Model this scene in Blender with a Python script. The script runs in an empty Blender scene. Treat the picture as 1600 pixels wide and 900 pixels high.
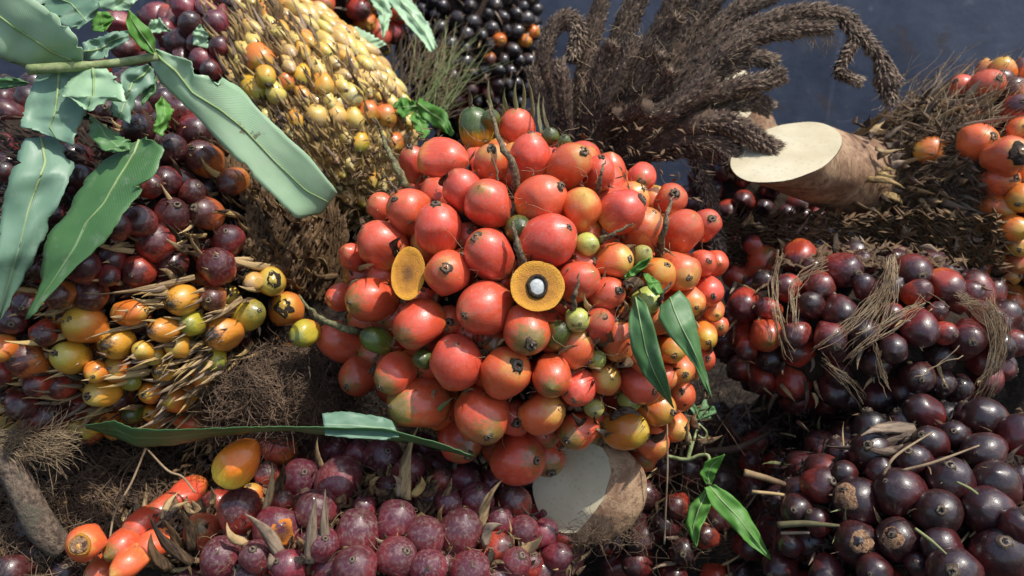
import bpy, bmesh, math, random
import numpy as np
from mathutils import Vector, Matrix, Quaternion, noise

random.seed(7); np.random.seed(7)
scene = bpy.context.scene
COL = scene.collection
rnd = random.uniform

# ------------------------------------------------------------------ camera
PITCH = math.radians(25.0)
FPX = 1232.0                       # focal length in pixels of the 1600 px wide photograph
CAM = Vector((0.0, 0.0, 0.74))
cam_d = bpy.data.cameras.new('camera')
cam_d.sensor_width = 36.0
cam_d.lens = 36.0 * FPX / 1600.0
cam_d.clip_start = 0.02; cam_d.clip_end = 50
cam_d.dof.use_dof = True
cam_d.dof.focus_distance = 0.57
cam_d.dof.aperture_fstop = 9.0
cam = bpy.data.objects.new('camera', cam_d)
cam.location = CAM
cam.rotation_euler = (math.pi/2 - PITCH, 0, 0)
COL.objects.link(cam)
scene.camera = cam
RIGHT = Vector((1, 0, 0))
UP = Vector((0, math.sin(PITCH), math.cos(PITCH)))
FWD = Vector((0, math.cos(PITCH), -math.sin(PITCH)))

# ------------------------------------------------------------------ light
SUN_DIR = (RIGHT*0.42 + UP*0.78 - FWD*0.46).normalized()     # towards the sun
sun_d = bpy.data.lights.new('sun', 'SUN')
sun_d.energy = 3.6; sun_d.angle = math.radians(0.8); sun_d.color = (1.0, 0.955, 0.88)
sun = bpy.data.objects.new('sun', sun_d)
sun.rotation_euler = SUN_DIR.to_track_quat('Z', 'Y').to_euler()
sun.location = SUN_DIR*4
COL.objects.link(sun)
world = bpy.data.worlds.new('World'); scene.world = world
world.use_nodes = True
wn = world.node_tree.nodes; wl = world.node_tree.links
sky = wn.new('ShaderNodeTexSky'); sky.sky_type = 'NISHITA'; sky.sun_disc = False
sky.sun_elevation = math.asin(SUN_DIR.z)
sky.sun_rotation = math.atan2(SUN_DIR.x, SUN_DIR.y)
sky.air_density = 1.2; sky.dust_density = 2.5
wl.new(sky.outputs[0], wn['Background'].inputs[0])
wn['Background'].inputs[1].default_value = 0.14
scene.view_settings.view_transform = 'Standard'
scene.view_settings.look = 'None'
scene.view_settings.exposure = 0.45
scene.view_settings.gamma = 1.0
scene.cycles.use_denoising = True
scene.cycles.max_bounces = 5

# ------------------------------------------------------------------ pixel -> place helpers
def ray(px, py):
    return (FWD + RIGHT*((px-800)/FPX) + UP*((450-py)/FPX))      # unit depth
def at(px, py, d):
    return CAM + ray(px, py)*d
def facing(p, u, v):
    """unit axis whose lateral part is (u right, v up) as seen along the line of sight to p, rest towards the viewer"""
    f = (CAM-p).normalized(); r = (RIGHT - f*RIGHT.dot(f)).normalized(); up = f.cross(r)
    return r*u + up*v + f*math.sqrt(max(.02, 1-u*u-v*v))
def depth_of(p):
    return (p-CAM).dot(FWD)

class Ell:
    """ellipsoid body of one bunch; axes follow right / up / forward with a roll"""
    def __init__(s, px, py, d, rx, ry, rz, roll=0):
        s.c = at(px, py, d); k = d/FPX
        s.r = (rx*k, ry*k, rz)
        a = math.radians(roll)
        X = RIGHT*math.cos(a) + UP*math.sin(a); Y = UP*math.cos(a) - RIGHT*math.sin(a)
        s.ax = (X, Y, FWD)
    def loc(s, v):
        return Vector([v.dot(s.ax[i])/s.r[i] for i in range(3)])
    def world(s, u):
        return s.c + s.ax[0]*u[0]*s.r[0] + s.ax[1]*u[1]*s.r[1] + s.ax[2]*u[2]*s.r[2]
    def normal(s, p):
        u = s.loc(p-s.c)
        return sum((s.ax[i]*(u[i]/s.r[i]) for i in range(3)), Vector()).normalized()
    def hit(s, px, py, k=1.0):
        o = s.loc(CAM-s.c)/k; d = s.loc(ray(px, py))/k
        A = d.dot(d); B = 2*o.dot(d); C = o.dot(o)-1
        D = B*B-4*A*C
        t = (-B-math.sqrt(D))/(2*A) if D > 0 else -B/(2*A)
        return CAM + ray(px, py)*t
    def zmin(s):
        return s.c.z - math.sqrt(sum((s.ax[i].z*s.r[i])**2 for i in range(3)))

# ------------------------------------------------------------------ materials
class NT:
    def __init__(s, name):
        s.m = bpy.data.materials.new(name); s.m.use_nodes = True
        s.t = s.m.node_tree; s.n = s.t.nodes; s.l = s.t.links
        s.b = s.n['Principled BSDF']; s.out = s.n['Material Output']
    def node(s, typ, **kw):
        n = s.n.new(typ)
        for k, v in kw.items(): setattr(n, k, v)
        return n
    def put(s, sock, v):
        if isinstance(v, bpy.types.NodeSocket): s.l.new(v, sock)
        elif v is not None: sock.default_value = v
    def coord(s, kind='Object'):
        return s.node('ShaderNodeTexCoord').outputs[kind]
    def rand(s):
        return s.node('ShaderNodeObjectInfo').outputs['Random']
    def shifted(s, vec, amt=37.0):
        """texture space moved per object so that copies differ"""
        sc = s.node('ShaderNodeVectorMath', operation='SCALE')
        sc.inputs[0].default_value = (1, 1.7, 0.6); s.l.new(s.math('MULTIPLY', s.rand(), amt), sc.inputs['Scale'])
        a = s.node('ShaderNodeVectorMath', operation='ADD')
        s.put(a.inputs[0], vec); s.l.new(sc.outputs[0], a.inputs[1])
        return a.outputs[0]
    def mapping(s, vec, scale=(1,1,1)):
        m = s.node('ShaderNodeMapping'); s.put(m.inputs[0], vec); m.inputs['Scale'].default_value = scale
        return m.outputs[0]
    def noise(s, vec, scale, detail=4, rough=.55, dist=0):
        n = s.node('ShaderNodeTexNoise'); s.put(n.inputs['Vector'], vec)
        n.inputs['Scale'].default_value = scale; n.inputs['Detail'].default_value = detail
        n.inputs['Roughness'].default_value = rough; n.inputs['Distortion'].default_value = dist
        return n.outputs['Fac']
    def vor(s, vec, scale, feature='F1', out='Distance'):
        n = s.node('ShaderNodeTexVoronoi', feature=feature); s.put(n.inputs['Vector'], vec)
        n.inputs['Scale'].default_value = scale
        return n.outputs[out]
    def math(s, op, a, b=None, c=None):
        n = s.node('ShaderNodeMath', operation=op)
        s.put(n.inputs[0], a)
        if b is not None: s.put(n.inputs[1], b)
        if c is not None: s.put(n.inputs[2], c)
        return n.outputs[0]
    def step(s, v, lo, hi, a=0.0, b=1.0):
        n = s.node('ShaderNodeMapRange', interpolation_type='SMOOTHSTEP')
        s.put(n.inputs[0], v); s.put(n.inputs[1], lo); s.put(n.inputs[2], hi)
        n.inputs[3].default_value = a; n.inputs[4].default_value = b
        return n.outputs[0]
    def mix(s, f, a, b, mode='MIX'):
        n = s.node('ShaderNodeMix', data_type='RGBA', blend_type=mode)
        s.put(n.inputs[0], f)
        for i, v in ((6, a), (7, b)):
            if isinstance(v, tuple): v = (*v, 1.0) if len(v) == 3 else v
            s.put(n.inputs[i], v)
        return n.outputs[2]
    def xyz(s, vec):
        n = s.node('ShaderNodeSeparateXYZ'); s.put(n.inputs[0], vec); return n.outputs
    def attr(s, name, kind='OBJECT'):
        n = s.node('ShaderNodeAttribute', attribute_type=kind, attribute_name=name); return n
    def bump(s, h, strength=.3, dist=.001, prev=None):
        n = s.node('ShaderNodeBump'); s.put(n.inputs['Height'], h)
        n.inputs['Strength'].default_value = strength; n.inputs['Distance'].default_value = dist
        if prev is not None: s.l.new(prev, n.inputs['Normal'])
        return n.outputs[0]
    def set(s, **kw):
        for k, v in kw.items():
            k = {'base': 'Base Color', 'rough': 'Roughness', 'normal': 'Normal', 'spec': 'Specular IOR Level',
                 'coat': 'Coat Weight', 'coatr': 'Coat Roughness', 'metal': 'Metallic'}.get(k, k)
            if isinstance(v, tuple) and len(v) == 3: v = (*v, 1.0)
            s.put(s.b.inputs[k], v)
        return s.m

def make_fruit_mat():
    m = NT('fruit_skin')
    oc = m.coord(); sh = m.shifted(oc)
    z = m.xyz(oc)[2]
    streak = m.noise(m.mapping(sh, (5, 5, .7)), 1.6, 5, .6)
    blot = m.noise(sh, 1.7, 3, .5)
    fine = m.noise(sh, 14, 3, .6)
    zz = m.math('ADD', z, m.math('MULTIPLY', m.math('SUBTRACT', streak, .5), .75))
    zz = m.math('ADD', zz, m.math('MULTIPLY', m.math('SUBTRACT', blot, .5), .6))
    body, tip, base = m.attr('body').outputs['Color'], m.attr('tip').outputs['Color'], m.attr('base').outputs['Color']
    tw = m.attr('tip_start').outputs['Fac']
    c = m.mix(m.step(zz, -.95, m.attr('base_end').outputs['Fac']), base, body)
    c = m.mix(m.step(zz, tw, m.math('ADD', tw, .42)), c, tip)
    # mottled skin
    c = m.mix(m.step(streak, .35, .75, 0, .35), c, (0.55, 0.55, 0.55), 'MULTIPLY')
    c = m.mix(m.step(blot, .55, .8, 0, .35), c, (1.25, 1.5, 1.4), 'MULTIPLY')
    # little brown bruises and corky scratches
    scar_amt = m.attr('scar').outputs['Fac']
    scn = m.noise(m.mapping(sh, (1, 1, .55)), 2.3, 6, .68, .4)
    scar = m.step(scn, m.math('SUBTRACT', .78, scar_amt), m.math('SUBTRACT', .84, scar_amt))
    cork = m.mix(fine, (.035, .022, .014), (.20, .13, .075))
    c = m.mix(scar, c, cork)
    spk = m.vor(sh, 7.0)
    spm = m.math('MULTIPLY', m.step(spk, .05, .11, 1, 0), m.step(m.noise(sh, 3.1, 2), .46, .56))
    grime = m.math('MULTIPLY', m.step(m.noise(sh, 6.5, 8, .8), .60, .66), m.step(m.noise(sh, 1.3, 2), .48, .62))
    spm = m.math('MAXIMUM', spm, m.math('MULTIPLY', grime, .8))
    c = m.mix(spm, c, (.06, .03, .018))
    # dust film and pale specks
    dust_amt = m.attr('dust').outputs['Fac']
    dn = m.noise(sh, 5.5, 7, .75)
    dust = m.math('MULTIPLY', m.step(dn, .44, .72), dust_amt)
    c = m.mix(dust, c, (.30, .24, .20))
    sp2 = m.math('MULTIPLY', m.step(m.vor(sh, 17.0), .06, .10, 1, 0), m.step(m.noise(sh, 4.0, 2), .55, .62))
    c = m.mix(m.math('MULTIPLY', sp2, .8), c, (.42, .36, .30))
    rough = m.math('ADD', m.step(fine, .2, .8, .30, .44), m.math('MULTIPLY', m.math('MAXIMUM', scar, dust), .42))
    b1 = m.bump(m.noise(m.mapping(sh, (9, 9, 1.1)), 2.2, 5, .6), .22, .0012)
    b2 = m.bump(m.math('ADD', m.math('MULTIPLY', scar, m.math('SUBTRACT', fine, .8)), m.math('MULTIPLY', sp2, .4)), .6, .0012, b1)
    return m.set(base=c, rough=rough, normal=b2, spec=.5, coat=.5, coatr=m.step(fine, .25, .75, .07, .17))

def simple(name, c1, c2, scale=6, rough=.8, bump=.5, bdist=.002, stretch=(1,1,1), detail=6, vary=True, spec=.3, c3=None):
    m = NT(name)
    v = m.mapping(m.shifted(m.coord()) if vary else m.coord(), stretch)
    n = m.noise(v, scale, detail, .65)
    c = m.mix(m.step(n, .3, .7), c1, c2)
    if c3 is not None:
        c = m.mix(m.step(m.noise(v, scale*.31, 3), .52, .62), c, c3)
    return m.set(base=c, rough=rough, normal=m.bump(n, bump, bdist), spec=spec)

def make_crust():
    m = NT('tip_crust')
    oc = m.coord(); sh = m.shifted(oc)
    x, y, z = m.xyz(oc)
    r = m.math('SQRT', m.math('ADD', m.math('MULTIPLY', x, x), m.math('MULTIPLY', y, y)))
    n = m.noise(sh, 13, 5, .7)
    rr = m.math('ADD', r, m.math('MULTIPLY', m.math('SUBTRACT', n, .5), .12))
    c = m.mix(m.step(rr, .06, .12), (.012, .009, .008), (.27, .21, .15))
    c = m.mix(m.step(rr, .17, .23), c, (.10, .07, .04))
    c = m.mix(m.step(n, .35, .7, .5, 0), c, (.02, .015, .012))
    return m.set(base=c, rough=.75, normal=m.bump(n, .8, .002), spec=.3)

def make_leaf(name, c1, c2, vein, trans=.25, rough=.38, dust=.25):
    m = NT(name)
    uv = m.attr('leaf_uv', 'GEOMETRY').outputs['Vector']
    u, v, _ = m.xyz(uv)
    av = m.math('ABSOLUTE', m.math('SUBTRACT', v, .5))
    oc = m.shifted(m.coord(), 9)
    n = m.noise(oc, 28, 5, .6)
    big = m.noise(oc, 9, 4, .6)
    c = m.mix(m.step(big, .3, .7), c1, c2)
    # side veins run forward from the midrib
    ph = m.math('ADD', m.math('MULTIPLY', u, 330.0), m.math('MULTIPLY', av, -190.0))
    w = m.math('SINE', m.math('ADD', ph, m.math('MULTIPLY', n, 1.2)))
    c = m.mix(m.step(w, .3, 1, 0, .10), c, vein)
    c = m.mix(m.step(av, .012, .03, .8, 0), c, vein)
    dn = m.noise(oc, 60, 6, .75)
    c = m.mix(m.step(dn, .5, .75, 0, dust), c, (.45, .47, .40))
    # brown bruises
    br = m.step(m.noise(oc, 22, 5, .7), .66, .70)
    c = m.mix(m.math('MULTIPLY', br, .75), c, (.10, .075, .03))
    nb = m.bump(w, .10, .0004); nb = m.bump(n, .5, .0014, nb); nb = m.bump(big, .4, .006, nb)
    m.set(base=c, rough=m.step(dn, .3, .8, rough, rough+.25), normal=nb, spec=.5)
    tr = m.node('ShaderNodeBsdfTranslucent'); m.put(tr.inputs['Color'], m.mix(1.0, c, (.9, 1.2, .5), 'MULTIPLY'))
    mx = m.node('ShaderNodeMixShader'); mx.inputs[0].default_value = trans
    m.l.new(m.b.outputs[0], mx.inputs[1]); m.l.new(tr.outputs[0], mx.inputs[2]); m.l.new(mx.outputs[0], m.out.inputs[0])
    return m.m

def make_bract(name, c_pale, c_dark, bias=.5):
    m = NT(name)
    oc = m.shifted(m.coord(), 21)
    st = m.noise(m.mapping(oc, (9, 9, .9)), 2.0, 6, .65)
    bl = m.noise(oc, 1.6, 4, .6)
    k = m.math('ADD', m.math('MULTIPLY', st, .6), m.math('MULTIPLY', bl, .4))
    k = m.math('ADD', k, m.math('MULTIPLY', m.math('SUBTRACT', m.rand(), .5), .25))
    c = m.mix(m.step(k, bias-.13, bias+.13), c_dark, c_pale)
    return m.set(base=c, rough=.72, normal=m.bump(st, .6, .0015), spec=.3)

def make_pulp(name, rim, mid, deep):
    m = NT(name)
    oc = m.coord(); sh = m.shifted(oc)
    x, y, z = m.xyz(oc)
    r = m.math('SQRT', m.math('ADD', m.math('MULTIPLY', x, x), m.math('MULTIPLY', y, y)))
    n = m.noise(sh, 16, 6, .7)
    rr = m.math('ADD', r, m.math('MULTIPLY', m.math('SUBTRACT', n, .5), .25))
    c = m.mix(m.step(rr, .1, .55), deep, mid)
    c = m.mix(m.step(rr, .6, .95), c, rim)
    c = m.mix(m.step(m.vor(sh, 26), .1, .35, .5, 0), c, (.13, .06, .01))
    return m.set(base=c, rough=.55, normal=m.bump(n, .7, .002), spec=.4)

def make_cut(name):
    m = NT(name)
    oc = m.coord()
    n = m.noise(oc, 60, 6, .65); b = m.noise(oc, 14, 4, .6)
    c = m.mix(m.step(b, .3, .75), (.43, .37, .235), (.55, .50, .36))
    c = m.mix(m.step(m.vor(oc, 190), .12, .35, .35, 0), c, (.33, .27, .17))
    c = m.mix(m.step(n, .6, .8, 0, .5), c, (.27, .20, .11))
    return m.set(base=c, rough=.62, normal=m.bump(n, .4, .0012), spec=.35)

def make_stalk(name):
    m = NT(name)
    oc = m.coord()
    n = m.noise(m.mapping(oc, (1, 1, .35)), 210, 8, .75); b = m.noise(oc, 34, 6, .7, .6)
    c = m.mix(m.step(b, .35, .65), (.17, .085, .045), (.40, .26, .15))
    c = m.mix(m.step(n, .5, .68), c, (.10, .052, .03))
    c = m.mix(m.step(m.noise(oc, 70, 6, .7), .60, .68, 0, .55), c, (.44, .33, .19))
    c = m.mix(m.step(m.noise(m.mapping(oc, (1, 5, 1)), 48, 6, .7), .60, .66, 0, .7), c, (.05, .03, .02))
    return m.set(base=c, rough=.6, normal=m.bump(n, .7, .003), spec=.4)

def make_wall():
    m = NT('painted_wall')
    oc = m.coord()
    b = m.noise(oc, 3.2, 6, .62); f = m.noise(oc, 26, 6, .7)
    sc = m.noise(m.mapping(oc, (1.2, 1, 14)), 5, 6, .7)
    c = m.mix(m.step(b, .3, .7), (.055, .068, .105), (.12, .138, .185))
    c = m.mix(m.step(m.noise(oc, 7, 5, .7, .6), .56, .64, 0, .6), c, (.10, .075, .07))
    c = m.mix(m.step(f, .6, .74, 0, .55), c, (.22, .24, .28))
    c = m.mix(m.step(sc, .63, .70, 0, .5), c, (.25, .27, .31))
    c = m.mix(m.step(m.noise(m.mapping(oc, (9, 1, .6)), 3, 5, .6), .58, .7, 0, .5), c, (.17, .20, .25))
    return m.set(base=c, rough=m.step(f, .3, .7, .42, .65), normal=m.bump(f, .4, .003), spec=.4)

M = {}
M['fruit'] = make_fruit_mat()
M['crust'] = make_crust()
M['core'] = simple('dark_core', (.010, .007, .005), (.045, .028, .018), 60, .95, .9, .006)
M['husk'] = make_bract('husk_brown', (.16, .095, .045), (.022, .013, .008), .52)
M['husk_pale'] = make_bract('husk_straw', (.42, .29, .11), (.10, .055, .022), .45)
M['bract'] = make_bract('bract_straw', (.44, .31, .15), (.085, .05, .028), .47)
M['bract_grey'] = make_bract('bract_grey', (.26, .19, .13), (.045, .028, .020), .47)
M['bract_green'] = make_bract('bract_green', (.20, .21, .09), (.07, .05, .03), .45)
M['fibre'] = simple('fibre_brown', (.05, .032, .021), (.19, .125, .08), 40, .9, .2, .001, vary=False)
M['fibre_pale'] = simple('fibre_straw', (.14, .09, .052), (.40, .30, .18), 30, .8, .2, .001, vary=False)
M['soil'] = simple('litter_soil', (.005, .004, .003), (.028, .018, .012), 120, .95, 1.0, .012, vary=False, c3=(.04, .028, .02))  # dark litter, colour deepened further to stand in for shade in the gaps
M['spike'] = simple('spike_brown', (.022, .014, .010), (.13, .085, .058), 70, .9, .8, .003, vary=True, c3=(.07, .045, .03))
M['flake'] = simple('flake_brown', (.028, .018, .013), (.32, .23, .165), 200, .85, .2, .001, vary=True)
M['flake_pale'] = simple('flake_pale', (.17, .12, .08), (.38, .29, .20), 120, .85, .2, .001, vary=True)
M['stalk'] = make_stalk('stalk_skin')
M['cut'] = make_cut('stalk_cut')
M['leaf'] = make_leaf('leaf_green', (.055, .15, .045), (.10, .22, .075), (.24, .36, .16), .2, .42)
M['leaf_pale'] = make_leaf('leaf_underside', (.27, .44, .26), (.41, .57, .37), (.36, .50, .22), .18, .34, .30)
M['leaf_blue'] = make_leaf('leaf_bluish', (.10, .20, .125), (.18, .30, .21), (.30, .40, .25), .15, .40)
M['leaf_bright'] = make_leaf('leaf_bright', (.07, .22, .025), (.12, .31, .05), (.25, .42, .12), .3, .45, .18)
M['rib'] = simple('leaf_rib', (.15, .25, .09), (.30, .37, .17), 30, .5, .3, .001)
M['stem'] = simple('green_stem', (.13, .18, .06), (.30, .33, .16), 180, .5, .4, .001)
M['twig'] = simple('twig_bark', (.045, .03, .022), (.19, .14, .10), 230, .85, 1.0, .003, c3=(.10, .085, .06))
M['thorn'] = simple('thorn_brown', (.035, .024, .015), (.25, .19, .11), 330, .8, 1.0, .002, c3=(.13, .10, .055))
M['thorn_green'] = simple('thorn_green', (.06, .055, .025), (.24, .23, .11), 330, .7, .9, .002, c3=(.11, .08, .04))
M['pulp'] = make_pulp('pulp_orange', (.62, .29, .025), (.42, .18, .018), (.16, .065, .012))
M['pulp_deep'] = make_pulp('pulp_ragged', (.50, .14, .012), (.60, .19, .02), (.10, .03, .008))
M['shell'] = simple('nut_shell', (.010, .007, .005), (.06, .04, .025), 12, .8, .8, .003)
M['kernel'] = simple('kernel_white', (.30, .32, .31), (.46, .48, .47), 6, .45, .3, .001)
M['cork'] = simple('cork_scar', (.16, .085, .045), (.42, .25, .14), 9, .85, .8, .003, c3=(.08, .04, .025))
M['wall'] = make_wall()

# ------------------------------------------------------------------ mesh helpers
class MB:
    def __init__(s): s.v = []; s.f = []
    def tube(s, pts, rads, n=6, cap=True):
        """round tube along a list of points"""
        b0 = len(s.v); up = Vector((.31, .53, .79))
        for i, p in enumerate(pts):
            t = (pts[min(i+1, len(pts)-1)] - pts[max(i-1, 0)])
            t = t.normalized() if t.length > 1e-9 else Vector((0,0,1))
            a = t.cross(up)
            if a.length < 1e-4: a = t.cross(Vector((1,0,0)))
            a.normalize(); b = t.cross(a)
            r = rads[i] if isinstance(rads, (list, tuple)) else rads
            for k in range(n):
                q = 2*math.pi*k/n
                s.v.append(p + (a*math.cos(q) + b*math.sin(q))*r)
        m = len(pts)
        for i in range(m-1):
            for k in range(n):
                k2 = (k+1) % n
                s.f.append((b0+i*n+k, b0+i*n+k2, b0+(i+1)*n+k2, b0+(i+1)*n+k))
        if cap:
            s.f.append(tuple(b0+k for k in reversed(range(n))))
            s.f.append(tuple(b0+(m-1)*n+k for k in range(n)))
        return s
    def grid(s, rows, close=False):
        b0 = len(s.v); m = len(rows); n = len(rows[0])
        for r in rows: s.v.extend(r)
        for i in range(m-1):
            for k in range(n if close else n-1):
                k2 = (k+1) % n
                s.f.append((b0+i*n+k, b0+i*n+k2, b0+(i+1)*n+k2, b0+(i+1)*n+k))
        return s
    def poly(s, pts):
        b0 = len(s.v); s.v.extend(pts); s.f.append(tuple(range(b0, b0+len(pts)))); return s
    def scale_leaf(s, p, d, nrm, L, W, curl=.25):
        """small pointed husk, keeled along its length"""
        sd = d.cross(nrm)
        if sd.length < 1e-6: return
        sd.normalize(); b0 = len(s.v)
        s.v += [p - sd*W*.35, p + sd*W*.35, p + d*L*.45 + nrm*W*.55, p + d*L*.5 - sd*W*.5 + nrm*W*.1, p + d*L*.5 + sd*W*.5 + nrm*W*.1, p + d*L + nrm*L*curl]
        s.f += [(b0, b0+1, b0+2), (b0, b0+2, b0+3), (b0+1, b0+4, b0+2), (b0+3, b0+2, b0+5), (b0+4, b0+5, b0+2)]
    def mesh(s, name, mat=None, smooth=True):
        me = bpy.data.meshes.new(name)
        me.from_pydata([tuple(v) for v in s.v], [], s.f)
        if smooth: me.polygons.foreach_set('use_smooth', [True]*len(me.polygons))
        if mat: me.materials.append(M[mat])
        me.update()
        return me

def link(name, data, parent=None, mw=None):
    o = bpy.data.objects.new(name, data); COL.objects.link(o)
    if parent is not None: o.parent = parent
    if mw is not None: o.matrix_local = mw
    return o
def tag(o, label, cat, group=None, kind=None):
    o['label'] = label; o['category'] = cat
    if group: o['group'] = group
    if kind: o['kind'] = kind
    return o
def thing(name, loc, label, cat, group=None):
    o = link(name, None); o.location = loc; o.empty_display_size = .03
    return tag(o, label, cat, group)
def wpart(name, mb, mat, parent, smooth=True, kind=None):
    """part built in world coordinates under an un-rotated Empty"""
    if parent is not None:
        off = parent.location; mb.v = [v-off for v in mb.v]
    o = link(name, mb.mesh(name, mat, smooth), parent)
    if kind: o['kind'] = kind
    return o
def wthing(name, mb, mat, label, cat, group=None, kind=None, smooth=True):
    """one-mesh thing: origin moved to its lowest point's column"""
    c = sum(mb.v, Vector())/len(mb.v); c.z = min(v.z for v in mb.v)
    mb.v = [v-c for v in mb.v]
    o = link(name, mb.mesh(name, mat, smooth)); o.location = c
    return tag(o, label, cat, group, kind)
def spline(pts, n):
    """Catmull-Rom through points"""
    P = [pts[0]*2-pts[1]] + list(pts) + [pts[-1]*2-pts[-2]]
    out = []
    segs = len(pts)-1
    for i in range(n):
        t = i/(n-1)*segs; k = min(int(t), segs-1); u = t-k
        a, b, c, d = P[k], P[k+1], P[k+2], P[k+3]
        out.append(((b*2) + (c-a)*u + (a*2-b*5+c*4-d)*u*u + (b*3-a-c*3+d)*u*u*u)*.5)
    return out
def lerp_list(L, t):
    x = t*(len(L)-1); k = min(int(x), len(L)-2); return L[k]*(1-(x-k)) + L[k+1]*(x-k)
def jit(a): return Vector((rnd(-a, a), rnd(-a, a), rnd(-a, a)))

# ------------------------------------------------------------------ fruit shapes (unit size: half width 1, tip +Z)
def fruit_mesh(seed, seg=26, rings=18, taper=.10, pinch=.05):
    r_ = random.Random(seed); rows = []
    flats = []
    for k in range(r_.randint(3, 5)):
        a = 2*math.pi*(k + r_.uniform(-.3, .3))/4.5
        flats.append((Vector((math.cos(a), math.sin(a), r_.uniform(-.5, .1))).normalized(), r_.uniform(.74, .9)))
    off = Vector((r_.uniform(0, 50), 3, 7))
    for i in range(rings+1):
        ph = math.pi*i/rings; z = -math.cos(ph); row = []
        for k in range(seg):
            q = 2*math.pi*k/seg
            rr = math.sin(ph)**.92*(1 - taper*z)
            p = Vector((rr*math.cos(q), rr*math.sin(q), z))
            for d, lim in flats:
                e = p.dot(d) - lim
                if e > 0: p -= d*e*.7
            p *= 1 + .045*noise.noise(p*1.3+off)
            rad = math.hypot(p.x, p.y)
            if z > 0: p.z += pinch*math.exp(-(rad/.22)**2) - .03*math.exp(-((rad-.3)/.12)**2)
            row.append(p)
        rows.append(row)
    mb = MB().grid(rows, True)
    return mb.mesh('fruit', 'fruit')
FR = [fruit_mesh(s) for s in range(12)]
FR_LONG = [fruit_mesh(40+s, taper=.22, pinch=.08) for s in range(6)]
FR_LOW = [fruit_mesh(80+s, 14, 10) for s in range(5)]

def tip_mesh(seed):
    r_ = random.Random(seed); mb = MB(); rows = []
    prof = [(.30, -.06), (.25, .02), (.20, .055), (.15, .05), (.10, .03), (.05, .045), (.0, .03)]
    for rad, z in prof:
        row = []
        for k in range(14):
            q = 2*math.pi*k/14
            w = 1 + .5*noise.noise(Vector((math.cos(q)*2, math.sin(q)*2, seed*3.1+rad*6)))
            row.append(Vector((rad*w*math.cos(q), rad*w*math.sin(q), z + .03*noise.noise(Vector((math.cos(q)*3, math.sin(q)*3+rad*9, seed))))))
        rows.append(row)
    mb.grid(rows, True)
    for k in range(3):                                  # dried stigma lobes
        a = 2*math.pi*k/3 + seed; l = r_.uniform(.09, .17)
        d = Vector((math.cos(a), math.sin(a), 0))
        mb.tube([Vector((0, 0, .02)), d*l*.6 + Vector((0, 0, .08)), d*l*1.1 + Vector((0, 0, r_.uniform(.02, .10)))], [.05, .045, .012], 5)
    return mb.mesh('tip', 'crust')
TIPS = [tip_mesh(s) for s in range(6)]

def patch_mesh(seed, size, matname, rag=.35, depth=.02):
    """ragged cap lying on the +Z end of a unit fruit"""
    mb = MB(); rows = []
    for i in range(8):
        t = i/7; row = []
        for k in range(22):
            q = 2*math.pi*k/22
            w = 1 + rag*noise.noise(Vector((math.cos(q)*1.7, math.sin(q)*1.7, seed*5.3)))
            th = size*t*w
            rad = 1.0 + depth + (.10 if matname == 'pulp_deep' else .045)*noise.noise(Vector((math.cos(q)*t*6, math.sin(q)*t*6, seed*2.2))) - (.12*(1-t)**2 if matname == 'pulp_deep' else 0) - (.10 if t == 1 else 0)
            row.append(Vector((math.sin(th)*math.cos(q)*.97, math.sin(th)*math.sin(q)*.97, math.cos(th)))*rad)
        rows.append(row)
    mb.grid(rows, True)
    return mb.mesh('patch', matname)
PULP = [patch_mesh(s, .62, 'pulp_deep', .5, .03) for s in range(3)]
CORK = [patch_mesh(s+9, .62, 'cork', .4, .015) for s in range(3)]
BLACK = [patch_mesh(s+20, .55, 'shell', .6, .015) for s in range(4)]

# colours: body, tip, base, where the tip colour starts
KINDS = {
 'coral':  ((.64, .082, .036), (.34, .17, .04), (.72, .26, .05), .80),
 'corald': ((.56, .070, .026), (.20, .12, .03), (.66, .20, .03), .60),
 'corang': ((.66, .115, .030), (.62, .30, .06), (.72, .30, .06), .62),
 'orange': ((.62, .155, .018), (.55, .30, .035), (.66, .36, .07), .55),
 'yellow': ((.66, .33, .025), (.55, .42, .08), (.64, .22, .03), .45),
 'yelblk': ((.60, .23, .020), (.03, .02, .012), (.58, .14, .02), .62),
 'yelgrn': ((.42, .32, .022), (.20, .20, .03), (.62, .20, .02), .45),
 'shell':  ((.62, .42, .10), (.50, .36, .16), (.55, .26, .04), .5),
 'green':  ((.085, .115, .014), (.045, .065, .012), (.25, .16, .02), .5),
 'grntop': ((.62, .34, .022), (.060, .10, .014), (.62, .12, .02), .02),
 'palegr': ((.42, .42, .10), (.26, .24, .06), (.5, .4, .1), .6),
 'maroon': ((.155, .016, .014), (.045, .010, .013), (.42, .06, .02), .35),
 'plum':   ((.175, .020, .030), (.085, .016, .026), (.36, .03, .025), .4),
 'redmar': ((.33, .030, .014), (.07, .012, .013), (.55, .11, .02), .35),
 'dusk':   ((.062, .0095, .011), (.022, .008, .010), (.20, .016, .012), .3),
 'black':  ((.014, .008, .011), (.008, .006, .009), (.05, .010, .010), .2),
 'orgmar': ((.40, .10, .016), (.075, .018, .012), (.60, .26, .03), .2),
}
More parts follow.
